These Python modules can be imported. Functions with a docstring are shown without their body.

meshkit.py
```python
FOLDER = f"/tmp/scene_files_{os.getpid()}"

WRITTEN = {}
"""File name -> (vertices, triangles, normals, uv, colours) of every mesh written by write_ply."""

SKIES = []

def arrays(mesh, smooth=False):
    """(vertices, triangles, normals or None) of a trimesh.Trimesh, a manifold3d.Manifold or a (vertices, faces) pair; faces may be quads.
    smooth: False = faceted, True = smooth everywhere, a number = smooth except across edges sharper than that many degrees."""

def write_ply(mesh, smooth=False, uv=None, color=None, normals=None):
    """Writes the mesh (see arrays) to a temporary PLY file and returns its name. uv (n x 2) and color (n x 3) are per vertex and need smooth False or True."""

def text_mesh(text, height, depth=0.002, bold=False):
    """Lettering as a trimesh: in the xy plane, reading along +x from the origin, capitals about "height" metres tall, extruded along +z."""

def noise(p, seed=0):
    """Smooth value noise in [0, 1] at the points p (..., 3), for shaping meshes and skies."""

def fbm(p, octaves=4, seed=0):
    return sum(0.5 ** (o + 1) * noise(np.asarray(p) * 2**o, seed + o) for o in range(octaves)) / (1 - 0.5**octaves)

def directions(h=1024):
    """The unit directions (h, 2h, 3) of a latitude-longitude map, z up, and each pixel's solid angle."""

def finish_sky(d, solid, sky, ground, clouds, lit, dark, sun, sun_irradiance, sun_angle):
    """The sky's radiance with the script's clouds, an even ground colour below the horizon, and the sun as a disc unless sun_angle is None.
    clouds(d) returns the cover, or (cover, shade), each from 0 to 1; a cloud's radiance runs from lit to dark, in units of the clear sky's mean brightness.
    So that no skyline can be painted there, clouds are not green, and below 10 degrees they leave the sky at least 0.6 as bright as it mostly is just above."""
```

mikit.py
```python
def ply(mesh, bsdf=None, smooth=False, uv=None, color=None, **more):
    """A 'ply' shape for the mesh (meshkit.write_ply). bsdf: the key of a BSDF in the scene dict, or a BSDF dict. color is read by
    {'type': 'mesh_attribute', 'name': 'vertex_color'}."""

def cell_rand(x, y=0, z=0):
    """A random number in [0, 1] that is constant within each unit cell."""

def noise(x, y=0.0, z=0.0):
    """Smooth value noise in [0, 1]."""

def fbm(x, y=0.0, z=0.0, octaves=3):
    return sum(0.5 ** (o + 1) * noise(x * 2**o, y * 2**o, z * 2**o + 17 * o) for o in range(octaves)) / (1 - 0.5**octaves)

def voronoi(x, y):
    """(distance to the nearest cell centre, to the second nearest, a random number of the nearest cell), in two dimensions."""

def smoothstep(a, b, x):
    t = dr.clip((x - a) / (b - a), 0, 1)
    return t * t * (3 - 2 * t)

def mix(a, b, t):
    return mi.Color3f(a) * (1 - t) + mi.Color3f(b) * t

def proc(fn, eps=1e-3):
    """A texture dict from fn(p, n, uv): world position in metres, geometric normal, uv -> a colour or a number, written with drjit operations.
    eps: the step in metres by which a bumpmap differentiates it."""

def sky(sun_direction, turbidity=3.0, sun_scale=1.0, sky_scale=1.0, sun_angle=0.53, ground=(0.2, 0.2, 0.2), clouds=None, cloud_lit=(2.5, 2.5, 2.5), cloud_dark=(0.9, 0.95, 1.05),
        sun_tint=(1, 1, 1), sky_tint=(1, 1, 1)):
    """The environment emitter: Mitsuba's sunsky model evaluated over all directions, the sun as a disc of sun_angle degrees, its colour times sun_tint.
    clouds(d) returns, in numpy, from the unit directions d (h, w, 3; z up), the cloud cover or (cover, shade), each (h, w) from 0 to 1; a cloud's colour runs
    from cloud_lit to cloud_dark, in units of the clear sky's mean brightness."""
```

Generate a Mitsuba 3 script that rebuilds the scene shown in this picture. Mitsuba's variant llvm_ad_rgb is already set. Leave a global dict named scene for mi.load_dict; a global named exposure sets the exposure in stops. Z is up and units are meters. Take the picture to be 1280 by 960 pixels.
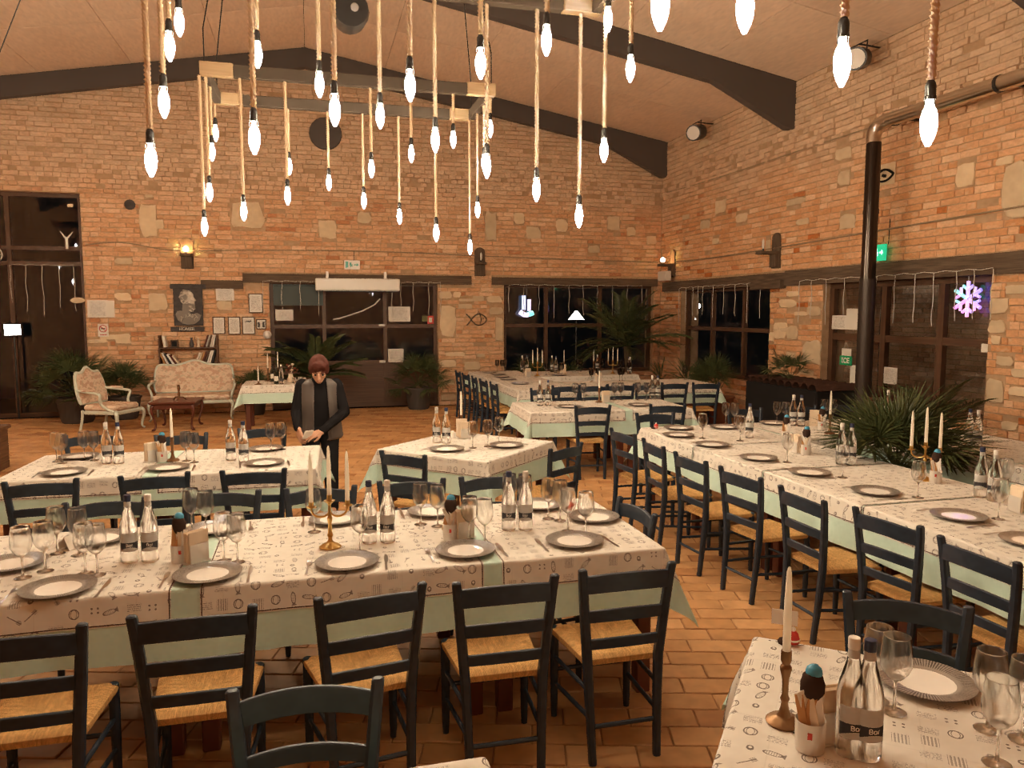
import math, random
import numpy as np, trimesh, mitsuba as mi, drjit as dr, mikit, meshkit
import manifold3d as m3
from shapely.geometry import Polygon, box as sbox
from shapely.ops import unary_union

T = mi.ScalarTransform4f
scene, labels = {}, {}
# ---------------------------------------------------------------- camera, light, exposure
EYE = np.array([0.0, 0.0, 1.95])
FOC = 950.0
_pitch = math.atan(90 / FOC); _yaw = math.atan(251 * math.cos(_pitch) / FOC)
FWD = np.array([math.sin(_yaw) * math.cos(_pitch), math.cos(_yaw) * math.cos(_pitch), -math.sin(_pitch)])
RIGHT = np.array([math.cos(_yaw), -math.sin(_yaw), 0.0]); UP = np.cross(RIGHT, FWD)
scene['camera'] = {'type': 'perspective', 'fov': math.degrees(2 * math.atan(640 / FOC)), 'fov_axis': 'x', 'near_clip': 0.05, 'far_clip': 200.0,
                   'to_world': T().look_at(origin=EYE.tolist(), target=(EYE + FWD).tolist(), up=[0, 0, 1])}
exposure = 0.33
BULB = (205.0, 168.0, 118.0)          # radiance of the glowing filament lamps
SCONCE = (120.0, 62.0, 24.0)
scene['night_sky'] = {'type': 'constant', 'radiance': {'type': 'rgb', 'value': [0.0012, 0.0012, 0.0013]}}

def seen(p):
    """(picture x, picture y, distance) of a point, only used to word labels and to pick the nearest bricks."""
    v = np.asarray(p, float) - EYE
    w = v @ FWD
    return 640 + FOC * (v @ RIGHT) / w, 480 - FOC * (v @ UP) / w, w
BULBS = [[1, "n", -0.78, 4.35, 2.73], [1, "n", -0.27, 4.35, 2.87], [1, "n", 0.15, 4.35, 3.04], [1, "n", 0.56, 4.35, 3.2], [1, "n", 0.96, 4.35, 3.35], [1, "n", 1.35, 4.35, 3.51], [1, "l", -0.77, 4.74, 3.12], [1, "l", -0.77, 5.01, 3.51], [1, "f", -0.77, 5.42, 3.79], [1, "f", -0.3, 5.42, 3.63], [1, "f", 0.09, 5.42, 3.47], [1, "f", 0.49, 5.42, 3.29], [1, "f", 0.87, 5.42, 3.15], [1, "f", 1.24, 5.42, 2.99], [1, "f", 1.61, 5.42, 2.84], [1, "f", 1.94, 5.42, 2.66], [1, "r", 2.05, 5.21, 3.1], [1, "r", 2.05, 5.16, 3.98], [1, "r", 2.05, 4.76, 3.53], [2, "n", -0.94, 7.66, 2.74], [2, "n", -0.59, 7.66, 2.89], [2, "n", -0.19, 7.66, 3.05], [2, "n", 0.6, 7.66, 3.34], [2, "n", 0.99, 7.66, 3.5], [2, "n", 1.41, 7.66, 3.66], [2, "n", 1.23, 7.66, 2.74], [2, "l", -0.89, 7.71, 3.06], [2, "l", -0.89, 8.01, 3.49], [2, "f", -0.92, 8.66, 3.81], [2, "f", -0.19, 8.66, 3.5], [2, "f", 0.22, 8.66, 3.35], [2, "f", 0.59, 8.66, 3.17], [2, "f", 0.98, 8.66, 3.01], [2, "f", 1.78, 8.66, 2.69], [2, "r", 1.8, 8.33, 3.07], [2, "r", 1.8, 8.0, 3.52], [2, "r", 1.8, 7.71, 3.8], [3, "f", 1.16, 2.45, 3.0], [3, "f", 1.48, 2.45, 3.02], [3, "f", 1.88, 2.45, 2.87], [3, "f", 2.27, 2.45, 2.68]]
PLATES = {"front_near": [[-1.065, 3.511], [-0.475, 3.539], [0.135, 3.547], [0.706, 3.581], [1.276, 3.593]], "front_head": [[-1.375, 3.92]], "front_end": [[1.533, 3.995]], "front_far": [[-1.086, 4.257], [-0.528, 4.305], [0.107, 4.319], [0.663, 4.35], [1.31, 4.333]], "left_near": [[-1.769, 6.115], [-1.065, 6.107], [-0.377, 6.113]], "left_far": [[-1.847, 6.77], [-0.4, 6.761]], "square": [[1.097, 6.348], [1.631, 6.396]], "middle": [[3.06, 8.866], [3.972, 8.794]], "right_near": [[3.352, 6.517], [3.396, 5.965], [3.445, 5.318], [3.492, 4.732], [3.532, 4.109], [3.565, 3.479], [3.53, 2.986]], "right_end": [[3.56, 6.925]], "right_far": [[4.038, 6.854], [4.684, 6.971]], "far": [[3.315, 14.336], [3.371, 13.852], [3.305, 13.305], [3.287, 12.77], [3.282, 11.961], [4.425, 13.01]], "near": [[1.854, 1.902]]}
GLASSES = {"front": [[-1.265, 3.72], [-1.198, 3.794], [-1.226, 4.064], [-1.117, 4.01], [-1.013, 3.713], [-0.955, 3.676], [-0.649, 4.306], [-0.566, 4.223], [-0.428, 3.742], [-0.364, 3.701], [-0.012, 4.123], [0.204, 3.713], [0.56, 4.122], [0.645, 4.061], [0.762, 3.756], [0.827, 3.69], [1.099, 4.235], [1.176, 4.179], [1.281, 4.053], [1.332, 3.997], [1.309, 3.791], [1.375, 3.697]], "left": [[-1.969, 6.631], [-1.907, 6.548], [-1.774, 6.647], [-1.696, 6.609], [-0.986, 6.405], [-0.915, 6.32], [-0.358, 6.711], [-0.274, 6.728]], "square": [[1.473, 6.429], [1.612, 6.584], [1.328, 6.386]], "middle": [[3.365, 9.491], [3.468, 9.464], [3.904, 9.445], [3.987, 9.423], [4.205, 9.366], [4.32, 9.336]], "right": [[4.165, 7.049], [4.239, 7.0], [3.504, 6.334], [3.772, 6.126], [3.584, 5.137], [4.717, 6.963], [4.789, 6.914], [5.352, 7.04], [5.444, 7.016], [5.953, 7.075], [6.056, 7.048], [3.633, 4.555], [3.701, 3.931], [4.312, 3.858], [3.757, 3.393]], "far": [[3.537, 14.908], [3.638, 14.881], [3.689, 14.652], [3.952, 14.169], [4.22, 13.517], [5.132, 14.488], [5.17, 14.263], [4.482, 12.908], [4.558, 12.717], [4.675, 12.686], [5.663, 14.348], [5.074, 12.581], [5.122, 12.402], [5.861, 13.871], [5.825, 13.283], [6.133, 13.202], [6.199, 12.996], [6.3, 12.43], [6.41, 12.401]], "near": [[1.632, 1.852], [1.634, 1.784], [1.819, 1.637], [1.868, 1.57], [1.703, 1.498]]}
BOTTLES = {"front": [[-0.857, 3.843], [-0.766, 3.831], [0.261, 3.86], [0.353, 3.85], [1.008, 3.901], [1.096, 3.878]], "left": [[-1.568, 6.459], [-1.478, 6.435], [-0.645, 6.35], [-0.541, 6.255]], "square": [[1.071, 6.748], [1.148, 6.684]], "middle": [[2.762, 9.112], [2.859, 9.086], [4.433, 9.403], [4.506, 9.384]], "right": [[3.953, 6.263], [4.811, 6.821], [4.874, 6.775], [3.949, 4.976], [4.0, 4.93], [6.105, 6.97], [4.103, 3.847], [4.097, 3.742], [5.624, 5.421], [5.625, 5.337]], "far": [[3.983, 15.012], [4.078, 14.987], [4.553, 14.215], [4.567, 14.007], [5.554, 14.377], [5.931, 13.449], [5.928, 13.256]], "near": [[1.366, 1.639], [1.397, 1.616]]}
CUPS = {"front": [[-0.628, 3.783], [0.671, 3.809]], "left": [[-1.164, 6.419]], "right": [[4.202, 6.058], [3.935, 5.393], [4.926, 6.512], [4.152, 4.26], [5.263, 6.213]], "near": [[1.274, 1.683]]}
NAPKINS = {"front": [[-0.55, 3.75], [0.742, 3.805]], "left": [[-1.243, 6.44]], "square": [[1.352, 6.9]], "right": [[3.908, 5.474], [4.003, 3.49]], "far": [[4.685, 12.353], [3.791, 13.265]], "near": [[1.363, 1.703]], "middle": [[3.689, 9.221]]}
CARDS = {"front": [[-1.185, 4.158]], "square": [[1.275, 7.063], [1.451, 7.165]], "right": [[5.028, 6.764]], "far": [[4.703, 13.971]]}
CANDLES = {"candelabra": [[0.065, 3.829], [4.135, 4.343], [4.01, 13.387], [5.56, 13.547]], "single": [[1.287, 1.817], [-1.09, 6.433], [4.838, 6.274], [3.608, 9.242], [4.846, 14.348], [5.476, 14.398], [1.453, 7.215]]}
FIGURINES = [[1.584, 2.309], [1.454, 4.198], [3.208, 7.018]]
FARITEMS = {"open_left": [-6.21, 0.08, -4.07, 4.1], "door_bay": [-0.77, -0.01, 2.54, 2.56], "win2": [3.97, 0.67, 7.46, 2.61], "lintel1": [-1.25, 2.5, 3.24, 2.71], "lintel2": [3.71, 2.49, 7.38, 2.66], "beam2": [-2.03, 2.4, -1.25, 2.57], "beam3": [-2.58, 2.39, -1.94, 2.48], "aircurtain": [0.09, 2.37, 1.74, 2.61], "exit": [0.66, 2.8, 0.97, 2.98], "mosaic": [-2.53, 1.69, -2.01, 2.41], "nameplate": [-2.6, 1.58, -2.0, 1.67], "frame1": [-1.85, 1.52, -1.62, 1.86], "frame2": [-1.57, 1.51, -1.34, 1.86], "frame3": [-1.31, 1.51, -1.07, 1.86], "frame4": [-1.05, 1.61, -0.86, 1.81], "frame5": [-1.18, 1.93, -0.91, 2.31], "paper1": [-1.77, 2.17, -1.44, 2.4], "paper2": [-4.02, 1.85, -3.67, 2.17], "paper2b": [-3.69, 1.85, -3.56, 2.16], "nosmoke": [-3.86, 1.49, -3.68, 1.73], "sconce1": [-2.41, 2.76, -2.12, 3.01], "sconce1b": [-2.37, 3.01, -2.13, 3.38], "sconce2": [3.3, 2.67, 3.57, 2.92], "sconce2b": [3.35, 2.9, 3.55, 3.15], "sconce3": [7.22, 2.63, 7.55, 2.82], "sconce3b": [7.49, 2.7, 7.68, 3.23], "vent": [0.04, 5.12, 0.67, 5.75], "fish": [3.15, 1.66, 3.58, 1.92], "shelf": [-2.74, 0.92, -1.78, 1.52], "shelfmid": [-2.74, 1.27, -1.78, 1.3], "win_paper1": [-0.69, 1.78, -0.35, 2.0], "win_paper2": [1.54, 1.75, 1.99, 2.06], "win_paper3": [1.52, 0.91, 1.84, 1.19], "redsign": [2.34, 1.7, 2.48, 1.87], "greensign": [2.23, 1.75, 2.36, 1.87], "door": [0.28, 0.04, 1.44, 2.37], "door_r": [1.45, 0.01, 2.52, 2.57], "blind": [-0.72, 2.08, 0.24, 2.47], "stoneplate": [-3.31, 3.85, -3.13, 4.03], "whitelamp": [-0.94, 1.42, -0.75, 1.59], "yhang": [-4.37, 3.09, -4.24, 3.41], "oval": [-4.3, 2.13, -4.06, 2.2], "litrect": [-5.38, 1.53, -5.11, 1.73], "led": [4.32, 1.83, 4.63, 2.31], "floodl": [5.59, 1.76, 5.87, 1.98]}
FARSTONES = {"st": [[-1.46, 3.57, -0.84, 4.06], [0.18, 3.41, 0.52, 3.77], [-2.79, 3.51, -2.65, 3.69], [-3.07, 3.36, -2.77, 3.97], [-2.97, 1.98, -2.65, 2.31], [-1.76, 1.98, -1.49, 2.17], [-3.55, 2.16, -3.27, 2.31], [-4.03, 1.37, -3.72, 1.44], [-3.85, 1.43, -3.5, 1.53], [-3.58, 1.36, -3.31, 1.54], [-4.05, 1.38, -3.75, 1.44], [-3.53, 2.84, -3.22, 2.96], [0.94, 3.73, 1.21, 3.95], [3.56, 3.46, 3.8, 4.03], [4.18, 3.8, 4.41, 4.04], [4.46, 3.51, 4.78, 3.75], [5.12, 3.66, 5.39, 3.93], [6.29, 3.73, 6.59, 4.04], [6.75, 3.62, 6.96, 3.81], [7.23, 3.45, 7.46, 3.63], [5.85, 3.23, 6.13, 3.39], [-2.97, 4.08, -2.81, 4.14], [-4.27, 3.86, -4.17, 3.92]], "pier": [[2.58, 2.23, 2.85, 2.38], [2.87, 2.25, 3.04, 2.37], [3.0, 2.17, 3.31, 2.23], [3.28, 2.18, 3.55, 2.29], [3.59, 2.15, 3.92, 2.29], [2.58, 1.43, 2.93, 2.07], [2.98, 2.02, 3.28, 2.12], [3.65, 1.9, 3.95, 2.05], [3.78, 1.34, 3.95, 1.85], [2.69, 1.03, 3.13, 1.11], [2.58, 0.79, 2.93, 0.95], [3.1, 0.73, 3.44, 0.9], [3.36, 1.0, 3.55, 1.07]]}
RIGHTITEMS = {"win1": [11.52, 0.74, 14.73, 2.46], "lintel1": [11.02, 2.36, 14.85, 2.6], "plank": [11.08, 2.34, 11.97, 2.48], "win2": [7.14, 0.79, 10.11, 2.42], "lintel2": [6.54, 2.35, 11.2, 2.6], "sconce": [11.11, 2.67, 11.59, 3.26], "exit": [8.84, 2.64, 9.08, 2.86], "snow": [7.24, 1.9, 7.72, 2.31], "paper1": [9.72, 1.69, 10.05, 1.9], "paper2": [9.38, 1.69, 9.73, 2.0], "boxsign": [9.55, 1.16, 9.81, 1.3], "boxcard": [9.57, 1.3, 9.78, 1.41], "paper3": [9.4, 0.9, 9.6, 1.17], "eye": [8.71, 3.66, 9.07, 3.95], "paper4": [8.66, 0.96, 8.91, 1.19], "bigpatch": [6.6, 3.01, 7.13, 3.57], "spk1": [8.87, 5.3, 9.32, 5.57], "spk2": [13.26, 5.39, 13.87, 5.66], "pipe": [9.05, 4.16, 9.34, 4.44], "tag": [7.13, 1.48, 7.24, 1.58]}
RIGHTSTONES = [[13.76, 5.2, 14.15, 5.34], [13.04, 3.83, 13.43, 4.07], [13.62, 3.59, 14.01, 3.76], [12.29, 3.57, 12.69, 3.73], [10.63, 3.67, 11.14, 3.77], [10.53, 3.33, 10.86, 3.43], [9.61, 3.79, 9.89, 4.02], [9.47, 3.16, 9.81, 3.37], [7.44, 3.45, 7.72, 3.71], [6.94, 3.6, 7.16, 3.69], [14.48, 3.87, 14.77, 3.97], [13.27, 3.26, 13.51, 3.37], [11.55, 2.97, 11.69, 3.18], [9.61, 4.17, 9.96, 4.34]]
RIGHTPIER = [[10.78, 2.02, 11.26, 2.16], [10.49, 1.89, 10.82, 1.96], [10.16, 1.89, 10.49, 2.04], [11.02, 1.5, 11.4, 1.78], [10.71, 1.51, 11.01, 1.72], [10.12, 1.14, 10.57, 1.51], [11.37, 1.45, 11.51, 1.61], [6.89, 1.93, 7.14, 2.11], [6.91, 1.71, 7.14, 1.86], [6.78, 1.34, 7.01, 1.45], [6.88, 0.9, 7.11, 1.18], [6.96, 1.58, 7.09, 1.68]]
POINTS = {"pipe_top": [7.35, 8.91, 4.25], "pipe_bot": [8.81, 10.6, 0.5], "pipe_elbow": [7.35, 8.86, 4.48], "hpipe2": [7.35, 6.65, 4.37], "stove_l": [7.61, 11.61, 0.0], "planter_l": [6.9, 10.41, 0.85], "planter_r": [6.9, 8.69, 1.1], "projector": [0.4, 7.2, 4.63], "palm_u": [5.76, 6.22, 0.6]}# ---------------------------------------------------------------- room numbers (metres; x right along the far wall, y into the room)
D, W, XL, YB = 15.76, 7.6, -7.6, -2.6
RIDGE, SLOPE = 6.98, 0.178
def ceil_z(x): return RIDGE - SLOPE * abs(x)
rng = np.random.default_rng(7)
rnd = random.Random(11)

# ---------------------------------------------------------------- materials
def rgb(*c): return {'type': 'rgb', 'value': list(map(float, c))}
def two(b): return {'type': 'twosided', 'bsdf': b}
def dif(c): return two({'type': 'diffuse', 'reflectance': c if isinstance(c, dict) else rgb(*c)})
def pri(c, rough=0.5, metal=0.0, spec=0.5, **k):
    return two({'type': 'principled', 'base_color': c if isinstance(c, dict) else rgb(*c), 'roughness': rough, 'metallic': metal, 'specular': spec, **k})
def mat(name, b): scene['mat_' + name] = b
def C(*c): return mi.Color3f(*c)
fb, ns, mix, sst = mikit.fbm, mikit.noise, mikit.mix, mikit.smoothstep

def f_brick(p, n, uv):          # uv.x: a number per brick, uv.y: 0 red brick .. 1 old grey-brown brick
    a, t = uv.x, uv.y
    c = mix(C(.57, .32, .175), C(.65, .40, .24), sst(0, .6, a))
    c = mix(c, C(.72, .49, .32), sst(.75, .95, a))
    c = mix(c, C(.50, .235, .12), sst(.95, .97, a))
    g = mix(C(.53, .39, .27), C(.66, .49, .35), a)
    c = mix(c, g, t)
    k = .74 + .52 * fb(p.x * 28, p.y * 28, p.z * 40, 3)
    m = sst(.58, .74, fb(p.x * 9 + 40 * a, p.y * 9, p.z * 14, 3))
    return mix(c * k, C(.68, .54, .39), m * .4)
def f_mortar(p, n, uv): return mix(C(.36, .23, .135), C(.54, .38, .25), fb(p.x * 14, p.y * 14, p.z * 14, 3))
def f_stone(p, n, uv): return mix(C(.62, .48, .32), C(.76, .61, .43), fb(p.x * 12, p.y * 12, p.z * 12, 4)) * (.8 + .3 * uv.x)
def f_tile(p, n, uv):
    a = uv.x
    c = mix(C(.40, .205, .085), C(.50, .275, .125), a)
    c = mix(c, C(.34, .16, .065), sst(.86, .9, uv.y))
    return c * (.62 + .36 * fb(p.x * 16, p.y * 16, 3.0 * a, 4) + .40 * fb(p.x * 3.1, p.y * 3.1, 1, 3))
def f_ceil(p, n, uv):
    return mix(C(.73, .555, .42), C(.79, .615, .475), fb(p.x * 1.3, p.y * 1.3, 0, 3)) * (.92 + .16 * fb(p.x * 30, p.y * 9, 0, 2)) * (.93 + .12 * uv.x)
def f_wood(p, n, uv):           # uv in metres, grain along u
    g = fb(uv.x * 3, uv.y * 60, 2, 3)
    return mix(C(.055, .026, .014), C(.12, .058, .030), g)
def f_oldwood(p, n, uv):
    g = fb(uv.x * 4, uv.y * 70, 5, 3)
    return mix(C(.07, .05, .038), C(.17, .125, .09), g)
def f_pine(p, n, uv):
    g = fb(uv.x * 4, uv.y * 50, 9, 3)
    return mix(C(.46, .31, .18), C(.62, .45, .28), g)
def f_straw(p, n, uv):          # rush seat: strands run across in four triangles
    x, y = uv.x, uv.y
    side = dr.abs(x) > dr.abs(y)
    s = dr.select(side, y, x); l = dr.select(side, x, y)
    row = dr.floor(s * 170)
    st = dr.abs(s * 170 - row - .5) * 2
    c = mix(C(.52, .29, .11), C(.70, .43, .185), mikit.cell_rand(row, dr.select(side, mi.Float(1), mi.Float(2)), dr.floor(l * 14 + 3 * mikit.cell_rand(row, 5))))
    return c * (1 - .55 * sst(.55, 1., st)) * (.85 + .3 * ns(l * 60, row, 1))
INK = (.085, .055, .045)
def f_print(p, n, uv):          # kitchen-paper print: doodles and lines of small type on cream cloth
    u, v = uv.x, uv.y
    S = .074
    cu, cv = dr.floor(u / S), dr.floor(v / S)
    q1, q2 = cu * 37 + cv * 101, cu * 59 - cv * 83
    a, b, c3 = mikit.cell_rand(q1, q2, 11), mikit.cell_rand(q2, q1, 23), mikit.cell_rand(q1 + q2, q1, 37)
    x, y = (u / S - cu - .5), (v / S - cv - .5)
    x += (b - .5) * .30; y += (c3 - .5) * .30
    ang = dr.floor(mikit.cell_rand(q2, q1 + 5, 4) * 7) * .45 - 1.2
    xr, yr = x * dr.cos(ang) - y * dr.sin(ang), x * dr.sin(ang) + y * dr.cos(ang)
    r = dr.sqrt(x * x + y * y)
    def ring(d, w): return 1 - sst(w * .6, w, dr.abs(d))
    lines = dr.select((dr.abs(x) < .36) & (dr.abs(y) < .26) & (dr.abs(y * 9 - dr.floor(y * 9) - .5) < .24) & (ns(u * 700, dr.floor(y * 9) + 9 * cv) > .38), mi.Float(.8), mi.Float(0))
    r1 = dr.sqrt(x * x * 1.2 + y * y)
    onion = dr.maximum(ring(r1 - .27, .035), ring(dr.sqrt(x * x * 3 + y * y) - .26, .03)) * sst(-.42, -.3, -y * 0 + r)
    drop = 1 - sst(.0, .02, dr.sqrt(dr.square(x * 1.15) + dr.square(y)) - .15 - .1 * dr.maximum(-y, 0))
    dropin = 1 - sst(.0, .02, dr.sqrt(x * x + dr.square(y - .02)) - .06)
    drop = drop * (1 - dropin)
    body = dr.sqrt(dr.square(xr / .34) + dr.square(yr / .13))
    fish = dr.maximum(ring(body - 1, .16), dr.select((xr > .28) & (xr < .46) & (dr.abs(yr) < (xr - .24) * .75), mi.Float(.9), mi.Float(0)))
    fish = dr.maximum(fish, dr.select((body < 1) & (dr.abs(xr * 11 - dr.floor(xr * 11) - .5) < .15), mi.Float(.75), mi.Float(0)))
    fork = dr.select((dr.abs(yr) < .025) & (dr.abs(xr) < .42), mi.Float(.9), mi.Float(0))
    fork = dr.maximum(fork, dr.select((xr > .16) & (xr < .42) & (dr.abs(yr) < .11) & (dr.abs(yr * 16 - dr.floor(yr * 16) - .5) < .25), mi.Float(.9), mi.Float(0)))
    bars = dr.select((dr.abs(x) < .3) & (dr.abs(y) < .34) & (dr.abs(x * 8 - dr.floor(x * 8) - .5) < .26), mi.Float(.7), mi.Float(0))
    dots = 1 - sst(.05, .07, dr.sqrt(dr.square(dr.abs(dr.abs(x) - .16)) + dr.square(dr.abs(y) - .12)))
    k = mi.Float(0)
    for lo, hi, s in ((0, .2, lines), (.2, .34, onion), (.34, .48, drop), (.48, .64, fish), (.64, .76, fork), (.76, .87, bars), (.87, .95, dots)):
        k = dr.select((a >= lo) & (a < hi), s, k)
    crease = 1 - sst(.0012, .003, dr.abs(u * 2.6 - dr.floor(u * 2.6) - .5) / 2.6)
    crease = dr.maximum(crease, 1 - sst(.0012, .003, dr.abs(v * 2.6 - dr.floor(v * 2.6) - .5) / 2.6))
    base = mix(C(.69, .655, .595), C(.73, .70, .64), fb(u * 40, v * 40, 0, 2)) * (1 - .06 * crease)
    return mix(base, C(*INK), dr.clip(k, 0, 1) * .82)
def f_mint(p, n, uv): return mix(C(.49, .655, .575), C(.54, .70, .62), fb(uv.x * 60, uv.y * 60, 0, 2))
def f_rim(p, n, uv):            # plate rim: silver with dark dashes round it; uv = (turn, radius share)
    t = uv.x * 96
    k = dr.abs(t - dr.floor(t) - .5) * 2
    d = sst(.35, .6, k) * sst(.10, .2, uv.y) * (1 - sst(.84, .92, uv.y))
    return mix(C(.36, .33, .30), C(.11, .095, .085), d * (.6 + .5 * ns(dr.floor(t), uv.y * 3)))
def f_floral(p, n, uv):
    a = fb(p.x * 16, p.y * 16, p.z * 16, 3); b = fb(p.x * 30 + 7, p.y * 30, p.z * 30, 2)
    c = mix(C(.70, .56, .44), C(.56, .38, .28), sst(.50, .60, a))
    return mix(c, C(.48, .42, .30), sst(.60, .66, b) * .6)
def f_leaf(p, n, uv): return mix(C(.036, .050, .018), C(.085, .098, .036), uv.x) * (.7 + .5 * fb(p.x * 20, p.y * 20, p.z * 20, 2))
def f_paint(p, n, uv): return mix(C(.009, .016, .028), C(.018, .032, .052), fb(p.x * 22, p.y * 22, p.z * 22, 3))
def f_shabby(p, n, uv): return mix(C(.46, .52, .45), C(.62, .64, .55), fb(p.x * 25, p.y * 25, p.z * 25, 3))
def f_paper(p, n, uv):          # printed sheet: lines of type on white; uv 0..1
    y = uv.y * 22
    on = (dr.abs(y - dr.floor(y) - .5) < .2) & (uv.x > .12) & (uv.x < .88) & (uv.y > .1) & (uv.y < .9) & (ns(uv.x * 45, dr.floor(y)) > .42)
    return mix(C(.74, .71, .66), C(.26, .23, .22), dr.select(on, mi.Float(.75), mi.Float(0)))
def f_board(p, n, uv): return mix(C(.05, .048, .05), C(.11, .10, .10), fb(p.x * 18, p.y * 18, p.z * 18, 3))

P_ = mikit.proc
mat('brick', dif(P_(f_brick))); mat('mortar', dif(P_(f_mortar))); mat('stone', dif(P_(f_stone)))
mat('tile', pri(P_(f_tile), .55, spec=.25)); mat('joint', dif((.27, .135, .06)))
mat('ceiling', dif(P_(f_ceil))); mat('wood', pri(P_(f_wood), .5)); mat('oldwood', dif(P_(f_oldwood))); mat('pine', dif(P_(f_pine)))
mat('rafter', pri((.075, .064, .060), .6)); mat('straw', dif(P_(f_straw))); mat('paint', pri(P_(f_paint), .38))
mat('print', dif(P_(f_print))); mat('mint', dif(P_(f_mint))); mat('hem', dif((.10, .07, .06)))
mat('rim', pri(P_(f_rim), .22, .45)); mat('china', pri((.80, .78, .74), .06, spec=.7)); mat('steel', pri((.62, .60, .57), .18, 1.0))
mat('brass', pri((.62, .40, .13), .22, 1.0)); mat('bronze', pri((.23, .125, .06), .35, .9)); mat('wax', {'type': 'principledthin', 'base_color': rgb(.93, .90, .82), 'roughness': .5, 'diff_trans': .9, 'spec_trans': 0.0})
mat('wick', dif((.03, .03, .03))); mat('rope', dif((.74, .58, .40))); mat('black', pri((.018, .017, .017), .35)); mat('matblack', dif((.02, .019, .019)))
mat('white', pri((.74, .72, .68), .4)); mat('paper', dif(P_(f_paper))); mat('plain', dif((.74, .70, .63))); mat('frame', pri((.10, .06, .035), .4))
mat('floral', dif(P_(f_floral))); mat('shabby', pri(P_(f_shabby), .5)); mat('leaf', two({'type': 'principled', 'base_color': P_(f_leaf), 'roughness': .45, 'specular': .35}))
mat('trunk', dif((.10, .07, .045))); mat('pot', pri((.06, .05, .045), .5)); mat('terracotta', dif((.26, .12, .07))); mat('board', dif(P_(f_board)))
mat('relief', dif((.62, .58, .52))); mat('stovepipe', pri((.05, .04, .034), .16, .85)); mat('steelpipe', pri((.66, .60, .53), .2, 1.0))
mat('napkin', dif((.70, .58, .44))); mat('kraft', dif((.50, .27, .12))); mat('red', pri((.50, .04, .03), .4)); mat('blue', pri((.05, .26, .42), .3))
mat('navy', pri((.02, .03, .07), .3)); mat('bristle', dif((.045, .028, .022))); mat('tin', pri((.62, .58, .53), .3, .3)); mat('labelgrey', dif((.46, .45, .43)))
mat('labeldark', dif((.05, .05, .055))); mat('green', pri((.02, .30, .13), .4)); mat('darkglass', pri((.012, .014, .008), .08, spec=.8))
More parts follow.
